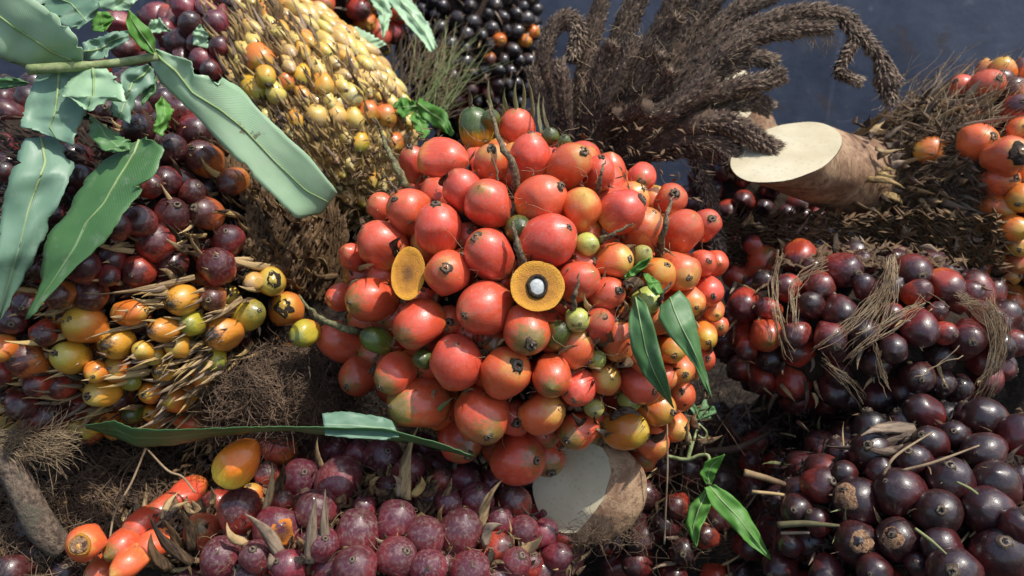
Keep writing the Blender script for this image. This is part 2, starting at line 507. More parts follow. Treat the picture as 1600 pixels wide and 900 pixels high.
def add_fruit(parent, p, R, axis, kind, asp=1.12, scar=.0, dust=.25, tip=True, low=False, long=False, extra=None, name='fruit', base_end=-.1):
    me = random.choice(FR_LOW if low else (FR_LONG if long else FR))
    o = link(name, me, parent)
    q = axis.normalized().to_track_quat('Z', 'Y') @ Quaternion((0, 0, 1), rnd(0, 6.28))
    off = parent.location if parent is not None else Vector()
    o.matrix_local = Matrix.LocRotScale(p-off, q, Vector((R, R, R*asp)))
    b, t, s, w = KINDS[kind]
    k = rnd(.86, 1.14); g = rnd(.85, 1.2)
    f = lambda c: [min(.9, c[0]*k), min(.9, c[1]*k*g), min(.9, c[2]*k)]
    o['body'] = f(b); o['tip'] = f(t); o['base'] = f(s); o['tip_start'] = w + rnd(-.12, .12)
    o['base_end'] = base_end; o['scar'] = scar + rnd(-.02, .04); o['dust'] = dust*rnd(.5, 1.4)
    if extra:
        me2, nm = {'pulp': (random.choice(PULP), 'pulp'), 'cork': (random.choice(CORK), 'scar_patch'), 'burn': (random.choice(BLACK), 'dark_patch')}[extra]
        e = link(nm, me2, o); e.rotation_euler = (rnd(-.2, .2), rnd(-.2, .2), rnd(0, 6))
    if tip and extra != 'pulp' and random.random() > .07:
        c = link('tip', random.choice(TIPS), o)
        sc = random.choice((rnd(.4, .6), rnd(.6, .9), rnd(.7, 1.05)))
        c.matrix_local = Matrix.LocRotScale(Vector((0, 0, 1.0)), Quaternion((0, 0, 1), rnd(0, 6)), Vector((sc, sc*rnd(.7, 1.1), sc*rnd(.6, 1.6))))
    return o

def place_fruits(parent, ell, specs, dflt, relax=40, sink=0):
    """specs: (px, py, r, tip_dx, tip_dy, kind, opts) -- the depth comes from the bunch's body, touching fruits are eased apart along the line of sight"""
    items = []
    for s in specs:
        px, py, r = s[:3]; dx, dy = (s[3], s[4]) if len(s) > 4 and s[3] is not None else (None, None)
        kind = s[5] if len(s) > 5 and s[5] else dflt(px, py); op = dict(s[6]) if len(s) > 6 else {}
        p = ell.hit(px, py, 1.0); d = depth_of(p) + op.pop('back', 0)
        items.append([px, py, r, dx, dy, kind, op, d])
    for it in range(relax):
        for i in range(len(items)):
            a = items[i]; pa = at(a[0], a[1], a[7]); ra = a[2]*a[7]/FPX
            for j in range(i+1, len(items)):
                b = items[j]
                if abs(a[0]-b[0]) > 110 or abs(a[1]-b[1]) > 110: continue
                pb = at(b[0], b[1], b[7]); rb = b[2]*b[7]/FPX
                need = .86*(ra+rb) - (pa-pb).length
                if need > 0:
                    n, f = (a, b) if a[7] < b[7] else (b, a)
                    n[7] -= need*.22; f[7] += need*.22
                    pa = at(a[0], a[1], a[7])
    res = []
    for px, py, r, dx, dy, kind, op, d in items:
        p0 = ell.hit(px, py, 1.0); d0 = depth_of(p0); d = max(d0-.026, min(d0+.024, d))
        p = at(px, py, d); R = r*1.04*d/FPX; asp = op.pop('asp', rnd(1.06, 1.2))
        if dx is None:
            axis = (ell.normal(p0)*.8 + jit(.35)).normalized()
        else:
            L = r*asp; u, v = dx/L, -dy/L; mlen = math.hypot(u, v)
            if mlen > .96: u, v = u*.96/mlen, v*.96/mlen
            axis = facing(p, u, v)
        add_fruit(parent, p, R, axis, kind, asp, **op)
        res.append((p, R))
    return res

def fill_fruits(parent, ell, res, r_m, n, kind_fn, scale=.93, keep=None, back=-.25, low=False, asp=1.15, dust=.25, jitter=.5, gap=.92, scar=.0, long=False, tip=True, maxn=300, lean=None):
    g = math.pi*(3-math.sqrt(5)); cnt = 0
    for i in range(n):
        y = 1-2*(i+.5)/n; q = g*i; rr = math.sqrt(1-y*y)
        u = Vector((rr*math.cos(q), y, rr*math.sin(q))) + jit(.04)
        p = ell.world(u.normalized()*scale*rnd(.97, 1.02)); nm = ell.normal(p)
        view = (CAM-p).normalized()
        if nm.dot(view) < back: continue
        if keep and not keep(p): continue
        R = r_m*rnd(.82, 1.15)
        if any((p-p2).length < gap*(R+R2)*.82 for p2, R2 in res): continue
        ax = (nm + jit(jitter)).normalized()
        if lean is not None: ax = (lean + nm*.45 + jit(jitter)).normalized()
        add_fruit(parent, p, R, ax, kind_fn(p), asp*rnd(.95, 1.1), scar, dust, tip, low, long)
        res.append((p, R)); cnt += 1
        if cnt >= maxn: break
    return res

def to_px(p):
    v = p-CAM; d = v.dot(FWD); return 800 + v.dot(RIGHT)/d*FPX, 450 - v.dot(UP)/d*FPX

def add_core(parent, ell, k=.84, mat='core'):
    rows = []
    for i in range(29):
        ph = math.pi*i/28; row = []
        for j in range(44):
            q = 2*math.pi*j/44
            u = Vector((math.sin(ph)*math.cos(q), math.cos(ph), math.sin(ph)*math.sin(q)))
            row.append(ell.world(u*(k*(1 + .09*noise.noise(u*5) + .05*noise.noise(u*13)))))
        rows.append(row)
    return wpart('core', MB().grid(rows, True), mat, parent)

# bracts: unit length along +Z, several shapes, shared
def bract_mesh(seed, mat, wid=.11, bend=.18):
    r_ = random.Random(seed); rows = []
    bx, by = r_.uniform(-bend, bend), r_.uniform(.0, bend*1.3)
    tw = r_.uniform(-.8, .8)
    for i in range(9):
        t = i/8
        w = wid*(1-t**1.6)*(.75+.5*math.sin(t*2.4+.3)) + .006
        c = Vector((bx*math.sin(t*2.5), by*t*t + .02*math.sin(t*9+seed), t))
        a = tw*t; row = []
        for k in range(6):
            q = 2*math.pi*k/6
            x, y = math.cos(q)*w, math.sin(q)*w*.32
            n_ = 1 + .35*noise.noise(Vector((k*1.7, t*5, seed)))
            row.append(c + Vector((x*math.cos(a)-y*math.sin(a), x*math.sin(a)+y*math.cos(a), 0))*n_)
        rows.append(row)
    mb = MB().grid(rows, True); mb.f.append(tuple(range(5, -1, -1)))
    return mb.mesh('bract', mat)
BR = {k: [bract_mesh(i*7+1, m, w) for i in range(5)] for k, m, w in
      (('straw', 'bract', .10), ('grey', 'bract_grey', .10), ('green', 'bract_green', .09), ('husk', 'husk_pale', .10), ('dark', 'husk', .11))}
def add_bract(parent, a, b, wpx_m, kind='straw', up=None, name='bract'):
    """from a to b, half width in metres"""
    d = b-a; L = d.length
    if L < 1e-5: return
    o = link(name, random.choice(BR[kind]), parent)
    z = d.normalized(); y = (up if up is not None else (CAM-a).normalized())
    x = y.cross(z)
    if x.length < 1e-4: x = z.orthogonal()
    x.normalize(); y = z.cross(x)
    R = Matrix((x, y, z)).transposed().to_4x4()
    w = wpx_m/.10
    off = parent.location if parent is not None else Vector()
    o.matrix_local = Matrix.Translation(a-off) @ R @ Matrix.Diagonal((w, w, L, 1))
    return o
def bracts_px(parent, ell, box, n, ang, length, width, kind, k0=1.0, k1=1.10, spread=22, inside=None):
    x0, y0, x1, y1 = box; c = 0; tries = 0
    while c < n and tries < n*20:
        tries += 1
        px, py = rnd(x0, x1), rnd(y0, y1)
        if inside and not inside(px, py): continue
        a_ = math.radians(ang(px, py) if callable(ang) else ang) + math.radians(random.gauss(0, spread))
        L = length*rnd(.55, 1.35)
        qx, qy = px + math.cos(a_)*L, py - math.sin(a_)*L
        A = ell.hit(px, py, k0); B = ell.hit(qx, qy, k1*rnd(.97, 1.05))
        add_bract(parent, A, B, width*rnd(.6, 1.3)*depth_of(A)/FPX, kind if isinstance(kind, str) else random.choice(kind))
        c += 1
def husks_px(parent, ell, box, n, ang, L, W, mat, k=.97, inside=None, spread=30, lift=.5, name='husks'):
    """field of small dry husks on the bunch, one part"""
    mb = MB(); x0, y0, x1, y1 = box; c = 0; tries = 0
    while c < n and tries < n*12:
        tries += 1
        px, py = rnd(x0, x1), rnd(y0, y1)
        if inside and not inside(px, py): continue
        a_ = math.radians((ang(px, py) if callable(ang) else ang) + random.gauss(0, spread))
        p = ell.hit(px, py, k*rnd(.97, 1.03)); nm = ell.normal(p); s = depth_of(p)/FPX
        d = (RIGHT*math.cos(a_) + UP*math.sin(a_)); d = (d - nm*d.dot(nm)).normalized()
        d = (d + nm*rnd(0, lift)).normalized()
        mb.scale_leaf(p, d, nm, L*s*rnd(.6, 1.4), W*s*rnd(.6, 1.4), rnd(-.1, .35)); c += 1
    o = wpart(name, mb, mat, parent, smooth=False); o['kind'] = 'stuff'
    return o
def fibres(n, start, length, rad, curl=.5, bias=None, steps=9):
    """loose curly strands; start() -> (point, normal)"""
    mb = MB()
    for i in range(n):
        p, nm = start()
        d = jit(1).normalized(); d = (d - nm*d.dot(nm)*.8)
        if bias is not None: d = d*.5 + bias
        d.normalize(); L = length*rnd(.4, 1.5); pts = [p.copy()]; k = jit(1)
        for s in range(steps):
            k = (k*.7 + jit(1)*.6)
            d = (d + k*curl*.55 - nm*d.dot(nm)*.25).normalized()
            p = p + d*L/steps + nm*rnd(-.1, .12)*L/steps; pts.append(p.copy())
        mb.tube(pts, [rad*rnd(.7, 1.2)*(1-.6*j/steps) for j in range(steps+1)], 3, False)
    return mb
def on_ell(ell, box, k=(1.0, 1.06), inside=None):
    def f():
        while True:
            px, py = rnd(box[0], box[2]), rnd(box[1], box[3])
            if inside and not inside(px, py): continue
            p = ell.hit(px, py, rnd(*k)); return p, ell.normal(p)
    return f
def in_poly(poly):
    def f(x, y):
        c = False; n = len(poly)
        for i in range(n):
            x1, y1 = poly[i]; x2, y2 = poly[i-1]
            if (y1 > y) != (y2 > y) and x < (x2-x1)*(y-y1)/(y2-y1)+x1: c = not c
        return c
    return f

# ================================================================== bodies of the bunches
E_A = Ell(822, 470, .70, 292, 262, .150)
E_B = Ell(175, 400, .74, 325, 300, .180)
E_C = Ell(455, 170, .97, 225, 150, .150, -40)
E_D = Ell(455, -10, 1.14, 190, 120, .13)
E_E = Ell(735, 60, 1.36, 108, 150, .13)
E_F = Ell(1590, 310, .88, 250, 205, .150)
E_G = Ell(1345, 520, .80, 235, 135, .125)
E_H = Ell(1470, 850, .68, 285, 215, .130)
E_I = Ell(600, 920, .68, 335, 215, .135)
E_J = Ell(120, 855, .74, 280, 172, .13)
E_K = Ell(1110, 830, .86, 170, 190, .10)
ALL = [E_A, E_B, E_C, E_D, E_E, E_F, E_G, E_H, E_I, E_J, E_K]

# ------------------------------------------------------------------ setting: litter heap, wall
WALL_Y = 1.72
nx, ny = 190, 150
rows = []
for j in range(ny):
    y = -.5 + (WALL_Y+.48)*j/(ny-1); row = []
    for i in range(nx):
        x = -2.2 + 4.4*i/(nx-1); h = 0.0
        for e in ALL[1:]:
            zb = e.zmin(); r = max(e.r[0], e.r[2])
            dd = math.hypot(x-e.c.x, y-e.c.y)/r
            top = zb + .04*(e.c.z-zb)
            if top > 0: h = max(h, top*math.exp(-max(0, dd-.42)**2*2.6))
        v = Vector((x, y, 0))
        row.append(Vector((x, y, h + .010*noise.noise(v*22) + .006*noise.noise(v*55))))
    rows.append(row)
o = link('ground', MB().grid(rows).mesh('ground', 'soil')); o['kind'] = 'structure'
mb = MB()
T = .03
prof = [(-2.4, 0), (2.4, 0)]
def wall_row(z, dy): return [Vector((-2.4 + 4.8*i/60, WALL_Y + dy + .006*noise.noise(Vector((i*.23, z*3, 1))), z)) for i in range(61)]
rws = [wall_row(-.02 + 1.35*k/20, 0) for k in range(21)] + [wall_row(1.33, .04), wall_row(-.02, .04)]
mb.grid(rws)
wthing('truck_bed_wall', mb, 'wall', 'scuffed dark blue grey painted metal wall behind the heap of palm bunches', 'wall')

def bunch(name, ell, label):
    base = ell.c.copy(); base.z = ell.zmin()
    return thing(name, base, label, 'palm bunch', 'oil palm fruit bunches in the heap')

# ================================================================== A: the coral bunch in the middle
A = bunch('palm_fruit_bunch', E_A, 'large glossy coral red fruit bunch in the middle of the heap')
add_core(A, E_A, .80)
hk = dict(dust=.3)
SA = [
 (743,203,28,-6,-34,'grntop',{'asp':1.3}), (767,186,15,2,-10,'green'), (808,200,28,-2,-28,None), (860,214,14,0,-12,'green'), (882,222,11,0,-9,'green'),
 (828,246,32,2,-36,None,{'asp':1.2}), (767,254,28,1,-20,'corang'), (693,251,35,34,0,None,{'scar':.05}), (647,257,24,-6,-26,None,{'asp':1.25}),
 (724,299,31,-14,-30,None,{'asp':1.2}), (763,319,38,-12,-25,None,{'scar':.13}), (846,312,38,29,-20,None), (596,324,23,-8,-14,None), (640,330,35,-22,-18,None),
 (685,357,37,-3,-36,None), (596,382,37,-27,-26,None), (552,403,21,-12,-14,None,{'asp':1.4}), (700,427,36,-3,-8,None),
 (765,397,39,-20,-25,None), (810,357,21,6,-3,'green'), (858,376,42,29,-20,None), (581,467,37,-32,5,'corald'), (533,464,22,-18,2,None,{'asp':1.3}),
 (655,508,38,-27,21,'corald'), (757,482,42,-29,10,None), (823,516,38,7,22,'corald'), (712,565,42,0,-26,'coral'), (790,582,40,18,-10,'corang'),
 (533,533,31,-34,-12,None,{'asp':1.3}), (588,532,21,-22,-12,'green',{'asp':1.25}), (561,588,30,-18,16,'corald'), (618,584,31,-22,20,'corald',{'asp':1.2}), (662,562,17,-6,0,'green'),
 (653,630,43,-40,5,'corald',{'scar':.05}), (753,648,43,10,31,'corald'), (800,652,32,8,8,None,{'back':.02}), (848,645,33,26,-6,'corang'), (718,685,36,14,24,'corald',{'back':.02}),
 (810,716,41,27,3,'corald'), (853,710,31,8,28,'corald',{'back':.015}), (862,587,33,0,19,'corald'), (702,502,26,None,None,None,{'back':.03}), (772,530,28,None,None,'corald',{'back':.03}),
 (871,523,20,10,-16,'green',{'asp':1.3}), (901,543,28,9,-26,'corang',{'asp':1.2,'scar':.06}), (932,562,15,6,-6,'palegr'), (966,531,28,-2,-30,'corang',{'asp':1.2,'scar':.08}),
 (935,508,26,8,-14,None,{'scar':.14}), (944,593,26,11,-2,'corang',{'scar':.06}), (903,606,28,-6,18,None,{'scar':.12}), (904,673,30,-18,14,'corald'),
 (928,637,16,2,8,'palegr'), (984,626,17,12,4,'palegr'), (977,669,34,32,8,'orange',{'scar':.04}), (1022,636,30,28,8,'orange',{'scar':.08}),
 (1062,617,24,4,-6,'corang'), (1052,666,24,14,8,'corang'), (1015,690,29,20,8,'corang',{'scar':.09}), (1002,714,24,10,6,'corald',{'back':.01}),
 (1000,598,33,22,12,'coral',{'asp':1.2}), (1062,577,24,8,8,'corang'), (1098,560,20,8,0,'coral'), (1047,541,26,6,14,'orange',{'asp':1.25}), (1100,524,22,6,10,'orange',{'asp':1.3}),
 (1121,508,17,6,4,'coral'), (948,460,28,18,-6,None,{'scar':.08}), (890,258,34,21,-20,'corang'), (936,271,25,4,-24,None,{'asp':1.2}), (1003,277,22,0,6,'coral',{'back':.02}),
 (907,328,33,7,-22,'corang'), (972,331,34,32,-20,None,{'asp':1.12}), (918,382,18,10,1,'palegr'), (1003,361,34,18,-28,'corang',{'scar':.03}), (1048,312,26,6,-10,None,{'back':.02}),
 (1066,361,32,16,-22,None), (1102,352,25,10,-10,None,{'asp':1.2}), (960,408,29,23,-4,'corang',{'scar':.05}), (1003,399,16,8,-8,'palegr'), (905,440,32,20,-14,None,{'scar':.08}),
 (1027,431,28,14,-16,'orange',{'scar':.06}), (1062,424,32,14,10,'corang'), (1097,412,22,10,-4,None), (1117,411,21,8,0,None,{'asp':1.2}), (1106,455,24,8,8,None,{'asp':1.2}),
 (1078,470,24,10,10,'corang'), (1112,484,19,8,8,'corang'), (880,470,24,None,None,None,{'back':.02}), (985,497,22,4,8,'orange',{'scar':.12}), (902,500,20,None,None,'palegr',{'scar':.1}),
 (1010,470,22,None,None,'palegr',{'scar':.12}), (1030,500,26,None,None,'corang'), (1005,560,24,None,None,'corang',{'scar':.1}), (1030,590,24,None,None,'corang'),
 (1050,500,24,None,None,'corang'), (985,450,22,None,None,'corang',{'scar':.1,'back':.02}), (760,620,24,None,None,'corald',{'back':.04}), (600,430,24,None,None,None,{'back':.03}),
 (665,470,22,None,None,None,{'back':.03}), (735,520,22,None,None,None,{'back':.03}), (815,430,24,None,None,None,{'back':.03}), (730,370,22,None,None,None,{'back':.04}),
 (790,440,20,None,None,None,{'back':.035}), (678,610,24,None,None,'corald',{'back':.03}), (476,521,21,-18,10,'yelgrn',{'back':-.02,'asp':1.2}),
]
SA = [s if s[0] < 880 else (*s[:6], {'scar': .055, **(s[6] if len(s) > 6 else {})}) if len(s) > 5 else s for s in SA]
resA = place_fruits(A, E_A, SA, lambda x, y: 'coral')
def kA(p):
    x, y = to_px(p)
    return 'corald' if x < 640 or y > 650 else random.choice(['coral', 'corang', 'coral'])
# the two halved fruits keep their own place
def halved(parent, px, py, rx, ry, face, ell, kernel, back=.0, k=1.0, tilt=0):
    p = ell.hit(px, py, k); s = depth_of(p)/FPX
    f = (RIGHT*face[0] + UP*face[1] - FWD*face[2]).normalized()
    x = UP.cross(f).normalized(); y = f.cross(x)
    x, y = x*math.cos(tilt)+y*math.sin(tilt), y*math.cos(tilt)-x*math.sin(tilt)
    mb = MB(); rws = []
    for i in range(9):
        ph = math.pi/2*i/8; row = []
        for q_ in range(28):
            q = 2*math.pi*q_/28; w = 1 + .05*noise.noise(Vector((math.cos(q)*1.6, math.sin(q)*1.6, px)))
            row.append(Vector((math.cos(ph)*w*math.cos(q), math.cos(ph)*w*math.sin(q), -math.sin(ph)*.9)))
        rws.append(row)
    mb.grid(rws, True)
    o = link('halved_fruit', mb.mesh('halved_fruit', 'fruit'), parent)
    mat = Matrix((x, y, f)).transposed().to_4x4()
    o.matrix_local = Matrix.Translation(p-parent.location) @ mat @ Matrix.Diagonal((rx*s, ry*s, max(rx, ry)*s, 1))
    b, t, c, w = KINDS['coral']; o['body'] = list(b); o['tip'] = list(b); o['base'] = list(b); o['tip_start'] = .8; o['base_end'] = -.1; o['scar'] = .05; o['dust'] = .3
    o['label'] = 'fruit cut in half, showing orange flesh' + (' and a white kernel' if kernel else '')
    mb = MB(); rws = []
    for i in range(10):
        t = 1-i/9; row = []
        for q_ in range(40):
            q = 2*math.pi*q_/40; w = 1 + .05*noise.noise(Vector((math.cos(q)*1.6, math.sin(q)*1.6, px)))
            z = .045*noise.noise(Vector((math.cos(q)*t*4, math.sin(q)*t*4, px*.1))) - .12*(1-t*t) + (.03 if .8 < t < 1 else 0)
            row.append(Vector((t*w*math.cos(q), t*w*math.sin(q), z + .004)))
        rws.append(row)
    mb.grid(rws, True); cf = link('cut_face', mb.mesh('cut_face', 'pulp'), o)
    if kernel:
        mb = MB(); ring = []
        for rad, z in ((.43, -.10), (.43, .02), (.37, .07), (.30, .03), (.28, -.12)):
            ring.append([Vector((rad*(1+.12*noise.noise(Vector((math.cos(a)*2, math.sin(a)*2, rad*4))))*math.cos(a)*.92, rad*math.sin(a)*1.1, z + .02*noise.noise(Vector((math.cos(a)*3, math.sin(a)*3, 4))))) for a in [2*math.pi*i/26 for i in range(26)]])
        mb.grid(ring, True); link('nut_shell', mb.mesh('nut_shell', 'shell'), o)
        mb = MB(); kr = []
        for i in range(8):
            t = 1-i/7; kr.append([Vector((.29*t*math.cos(a), .34*t*math.sin(a), .02-.06*t*t + .008*noise.noise(Vector((math.cos(a)*t*3, math.sin(a)*t*3, 2))))) for a in [2*math.pi*j/22 for j in range(22)]])
        mb.grid(kr, True); link('kernel', mb.mesh('kernel', 'kernel'), o)
    resA.append((p - f*rx*s*.4, rx*s))
halved(A, 840, 447, 43, 41, (.12, .22, 1), E_A, True, k=1.10)
halved(A, 638, 427, 27, 42, (.30, .12, 1), E_A, False, k=1.09, tilt=-.12)
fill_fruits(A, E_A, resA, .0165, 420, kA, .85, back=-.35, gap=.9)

def px_bract(parent, ell, ax, ay, bx, by, w, kind, ka=1.0, kb=1.18, name='bract'):
    p = ell.hit(ax, ay, ka); q = ell.hit(bx, by, kb)
    return add_bract(parent, p, q, w*depth_of(p)/FPX, kind, name=name)
def px_thorn(parent, ell, pts, w, mat, ks, name='thorn'):
    P = spline([ell.hit(x, y, k) for (x, y), k in zip(pts, ks)], 14)
    s = depth_of(P[0])/FPX; n = len(P)
    mb = MB().tube([p + jit(.0009) for p in P], [w*s*(1-.80*(i/(n-1))**1.3)*rnd(.85, 1.15) for i in range(n)], 7)
    return wpart(name, mb, mat, parent)
px_thorn(A, E_A, [(806,300),(803,262),(785,228),(771,190),(762,157)], 7, 'thorn', [.95,1.08,1.14,1.16,1.2])
px_thorn(A, E_A, [(636,294),(620,260),(600,220),(586,182)], 7, 'thorn_green', [1.0,1.1,1.15,1.2])
px_thorn(A, E_A, [(818,425),(813,395),(805,370),(801,345)], 8, 'thorn', [.98,1.1,1.14,1.16])
px_thorn(A, E_A, [(566,518),(535,512),(505,500),(484,482),(468,462)], 6.5, 'thorn_green', [1.0,1.12,1.16,1.18,1.2])
px_thorn(A, E_A, [(932,306),(938,280),(946,250)], 5, 'thorn', [.98,1.12,1.16])
px_thorn(A, E_A, [(1030,398),(1038,360),(1046,322),(1052,308)], 5.5, 'thorn', [.95,1.12,1.16,1.16])
px_thorn(A, E_A, [(893,494),(897,465),(905,428)], 6, 'thorn', [.98,1.12,1.16])
px_thorn(A, E_A, [(935,378),(958,366),(990,348)], 5.5, 'thorn', [.98,1.1,1.14])
px_thorn(A, E_A, [(640,312),(622,302),(612,288),(598,270)], 3.5, 'thorn', [1.0,1.1,1.16,1.18])
px_thorn(A, E_A, [(1020,488),(1034,462),(1052,438)], 5, 'twig', [1.02,1.14,1.18])
px_thorn(A, E_A, [(776,300),(778,272),(770,250),(766,237)], 2.2, 'thorn', [1.05,1.12,1.13,1.12])
for ax, ay, bx, by in ((735,166,727,134),(770,178,768,120),(794,176,793,136),(809,176,811,124),(816,178,813,122),(832,190,821,120),(846,208,847,144),(858,206,853,150),(786,185,781,160)):
    px_bract(A, E_A, ax, ay, bx, by, 3.6, 'green', 1.0, 1.0, 'spine')
for ax, ay, bx, by, w, kd in ((655,668,712,618,7,'green'),(938,540,955,500,9,'dark'),(1000,520,985,475,10,'straw'),(955,650,1000,660,9,'grey'),(905,640,892,590,7,'grey'),
   (1000,690,1050,655,8,'grey'),(870,560,905,545,5,'straw'),(970,505,990,480,8,'straw'),(1075,500,1110,470,5,'straw'),(1000,440,975,470,10,'dark'),(985,545,960,565,9,'dark'),
   (620,400,634,376,8,'grey'),(560,420,590,412,4,'straw'),(545,455,565,440,4,'straw'),(925,660,900,640,7,'dark'),(735,262,705,268,6,'dark'),(712,300,706,268,6,'dark'),(690,290,700,268,6,'dark')):
    px_bract(A, E_A, ax, ay, bx, by, w, kd, .98, 1.12)
bracts_px(A, E_A, (880, 380, 1110, 700), 70, lambda x, y: random.choice((60, 20, 100)), 34, 5, ['grey', 'dark', 'straw'], .96, 1.06, 40)
bracts_px(A, E_A, (540, 220, 880, 720), 40, lambda x, y: rnd(0, 360), 24, 3.2, ['grey', 'dark', 'straw'], .95, 1.06, 60)
husks_px(A, E_A, (540, 200, 1110, 700), 1300, lambda x, y: rnd(0, 360), 15, 6, 'husk', .93, lift=.9)
wpart('fibres', fibres(150, on_ell(E_A, (540, 220, 1110, 720), (1.0, 1.07)), .022, .00022, .8), 'fibre_pale', A, kind='stuff')

# stalk of the coral bunch: rounded woody stub, one side sliced off clean
def stub(parent, centre, axis, side, R, L):
    x = side.normalized(); z = axis.normalized(); x = (x - z*x.dot(z)).normalized(); y = z.cross(x)
    bm = bmesh.new(); rws = []
    prof = [(-L, .86), (-L*.6, .93), (-L*.3, 1.0), (-.2*R, 1.0), (.05*R, .97), (.22*R, .88), (.34*R, .72), (.41*R, .5), (.44*R, .25), (.445*R, .02)]
    vs = []
    for h, k in prof:
        ring = []
        for i in range(48):
            a = 2*math.pi*i/48
            rr = R*k*(1 + .03*noise.noise(Vector((math.cos(a)*2, math.sin(a)*2, h*30))))
            ring.append(bm.verts.new(Vector((rr*math.cos(a)*1.03, rr*math.sin(a)*.92, h + .003*noise.noise(Vector((math.cos(a)*k*3, math.sin(a)*k*3, 5)))))))
        vs.append(ring)
    for i in range(len(vs)-1):
        for k in range(48): bm.faces.new((vs[i][k], vs[i][(k+1) % 48], vs[i+1][(k+1) % 48], vs[i+1][k]))
    g = bm.verts[:] + bm.edges[:] + bm.faces[:]
    no = Vector((-.42, .30, .86)).normalized(); co = Vector((-.05*R, 0, .36*R))
    r_ = bmesh.ops.bisect_plane(bm, geom=g, plane_co=co, plane_no=no, clear_outer=True)
    edges = [e for e in r_['geom_cut'] if isinstance(e, bmesh.types.BMEdge)]
    loop = [v.co.copy() for v in {v for e in edges for v in e.verts}]
    for f in bm.faces: f.smooth = True
    me = bpy.data.meshes.new('stalk'); bm.to_mesh(me); bm.free(); me.materials.append(M['stalk'])
    mw = Matrix.Translation(centre-parent.location) @ Matrix((x, y, z)).transposed().to_4x4()
    o = link('stalk', me, parent, mw)
    cc = sum(loop, Vector())/len(loop); u = no.orthogonal().normalized(); w = no.cross(u)
    loop.sort(key=lambda p: math.atan2((p-cc).dot(w), (p-cc).dot(u)))
    mb = MB().grid([[cc + (p-cc)*t + no*(.0006+.0008*noise.noise(p*90*t)) for p in loop] for t in (1.0, .8, .6, .4, .2, .01)], True)
    link('cut_face', mb.mesh('cut_face', 'cut'), o)
    return o
st_axis = (RIGHT*.10 + UP*.05 - FWD*.90)
stub(A, at(925, 768, .645), st_axis, RIGHT*.98+UP*.16, .046, .05)
wpart('stalk_fibres', fibres(160, lambda: (at(rnd(885, 1010), rnd(815, 855), rnd(.60, .63)), -FWD), .016, .0003, .9), 'fibre', A, kind='stuff')

# ================================================================== B: left bunch, maroon above and orange below
B = bunch('palm_fruit_bunch', E_B, 'left fruit bunch, maroon fruits above and small orange yellow fruits below, under torn leaves')
add_core(B, E_B, .86)
SB = [
 (218,347,26,0,-11,'maroon'), (268,337,28,8,-16,'maroon'), (321,334,26,-15,-9,'orgmar'), (243,379,30,-6,-14,'redmar',{'scar':.1}), (358,376,25,-4,-14,'maroon'), (184,354,21,-8,-8,'maroon'),
 (216,423,26,-10,7,'redmar'), (267,413,28,3,1,'redmar',{'scar':.08}), (339,418,30,-2,-16,'redmar'), (176,406,22,-6,0,'maroon'), (130,418,27,0,-6,'maroon'), (169,430,18,4,8,'maroon'),
 (93,459,24,-14,8,'orgmar'), (140,460,28,-2,6,'orgmar',{'scar':.08}), (203,488,21,22,-2,'orange',{'asp':1.45}), (284,469,24,-20,4,'yelblk'), (333,466,22,-6,2,'orgmar',{'asp':1.15}),
 (422,440,24,4,-2,'yellow',{'extra':'burn'}), (448,484,28,-5,-8,'orange',{'extra':'burn'}), (388,491,25,16,-6,'yelgrn'), (300,506,20,-14,0,'yelgrn'), (348,520,28,-22,4,'yelblk'),
 (454,553,20,-10,14,'yelblk'), (132,509,31,-20,-10,'orange'), (257,515,20,-22,2,'yelblk',{'asp':1.4}), (182,536,25,-18,4,'yelblk',{'asp':1.2}), (111,558,26,-22,-6,'yellow',{'asp':1.3}),
 (44,562,30,-24,-4,'orgmar'), (4,545,20,None,None,'orange'), (4,578,22,None,None,'redmar'), (223,548,16,-8,-4,'yellow'), (277,541,20,-10,-4,'yellow'), (182,577,22,-12,0,'orange'),
 (257,579,18,-12,2,'yelblk'), (314,587,18,8,4,'orange'), (160,613,23,-20,6,'yellow',{'asp':1.45}), (236,613,18,-10,4,'orange'), (274,626,19,-18,0,'orange',{'asp':1.3}), (238,645,15,-6,4,'orange'),
 (294,659,17,18,4,'corang',{'asp':1.5}), (208,647,15,-10,6,'green',{'asp':1.3}), (34,630,24,None,None,'maroon'), (71,653,33,10,-6,'maroon'), (95,602,22,None,None,'redmar'),
 (216,203,24,None,None,'dusk'), (304,203,26,8,4,'maroon'), (280,179,21,None,None,'maroon'), (318,247,28,-14,-14,'orgmar',{'asp':1.25}), (363,284,23,-16,8,'orgmar'), (270,233,23,None,None,'dusk'),
 (260,283,23,None,None,'maroon'), (233,290,20,None,None,'redmar'), (300,300,20,None,None,'maroon'), (10,270,16,None,None,'dusk'), (125,277,20,None,None,'dusk'), (40,475,20,None,None,'maroon'),
 (20,500,22,None,None,'maroon'), (395,440,15,-10,8,'shell'), (205,595,16,None,None,'yelgrn'), (150,580,18,None,None,'orange'), (60,600,20,None,None,'redmar'), (335,560,18,None,None,'yelgrn'),
 (300,610,16,None,None,'orange'), (330,640,16,None,None,'orange'), (70,520,22,None,None,'redmar'), (240,555,16,None,None,'yellow'),
]
resB = place_fruits(B, E_B, SB, lambda x, y: 'maroon')
def kB(p):
    x, y = to_px(p)
    if y < 330: return random.choice(['maroon', 'dusk', 'dusk'])
    if y < 450: return random.choice(['maroon', 'redmar', 'orgmar'])
    return random.choice(['orange', 'orgmar', 'yellow', 'yelblk', 'redmar'])
def keepB(p):
    x, y = to_px(p); return x < 330 + max(0, y-330)*.45 or y > 640
fill_fruits(B, E_B, resB, .0125, 620, kB, .89, keepB, back=-.2)
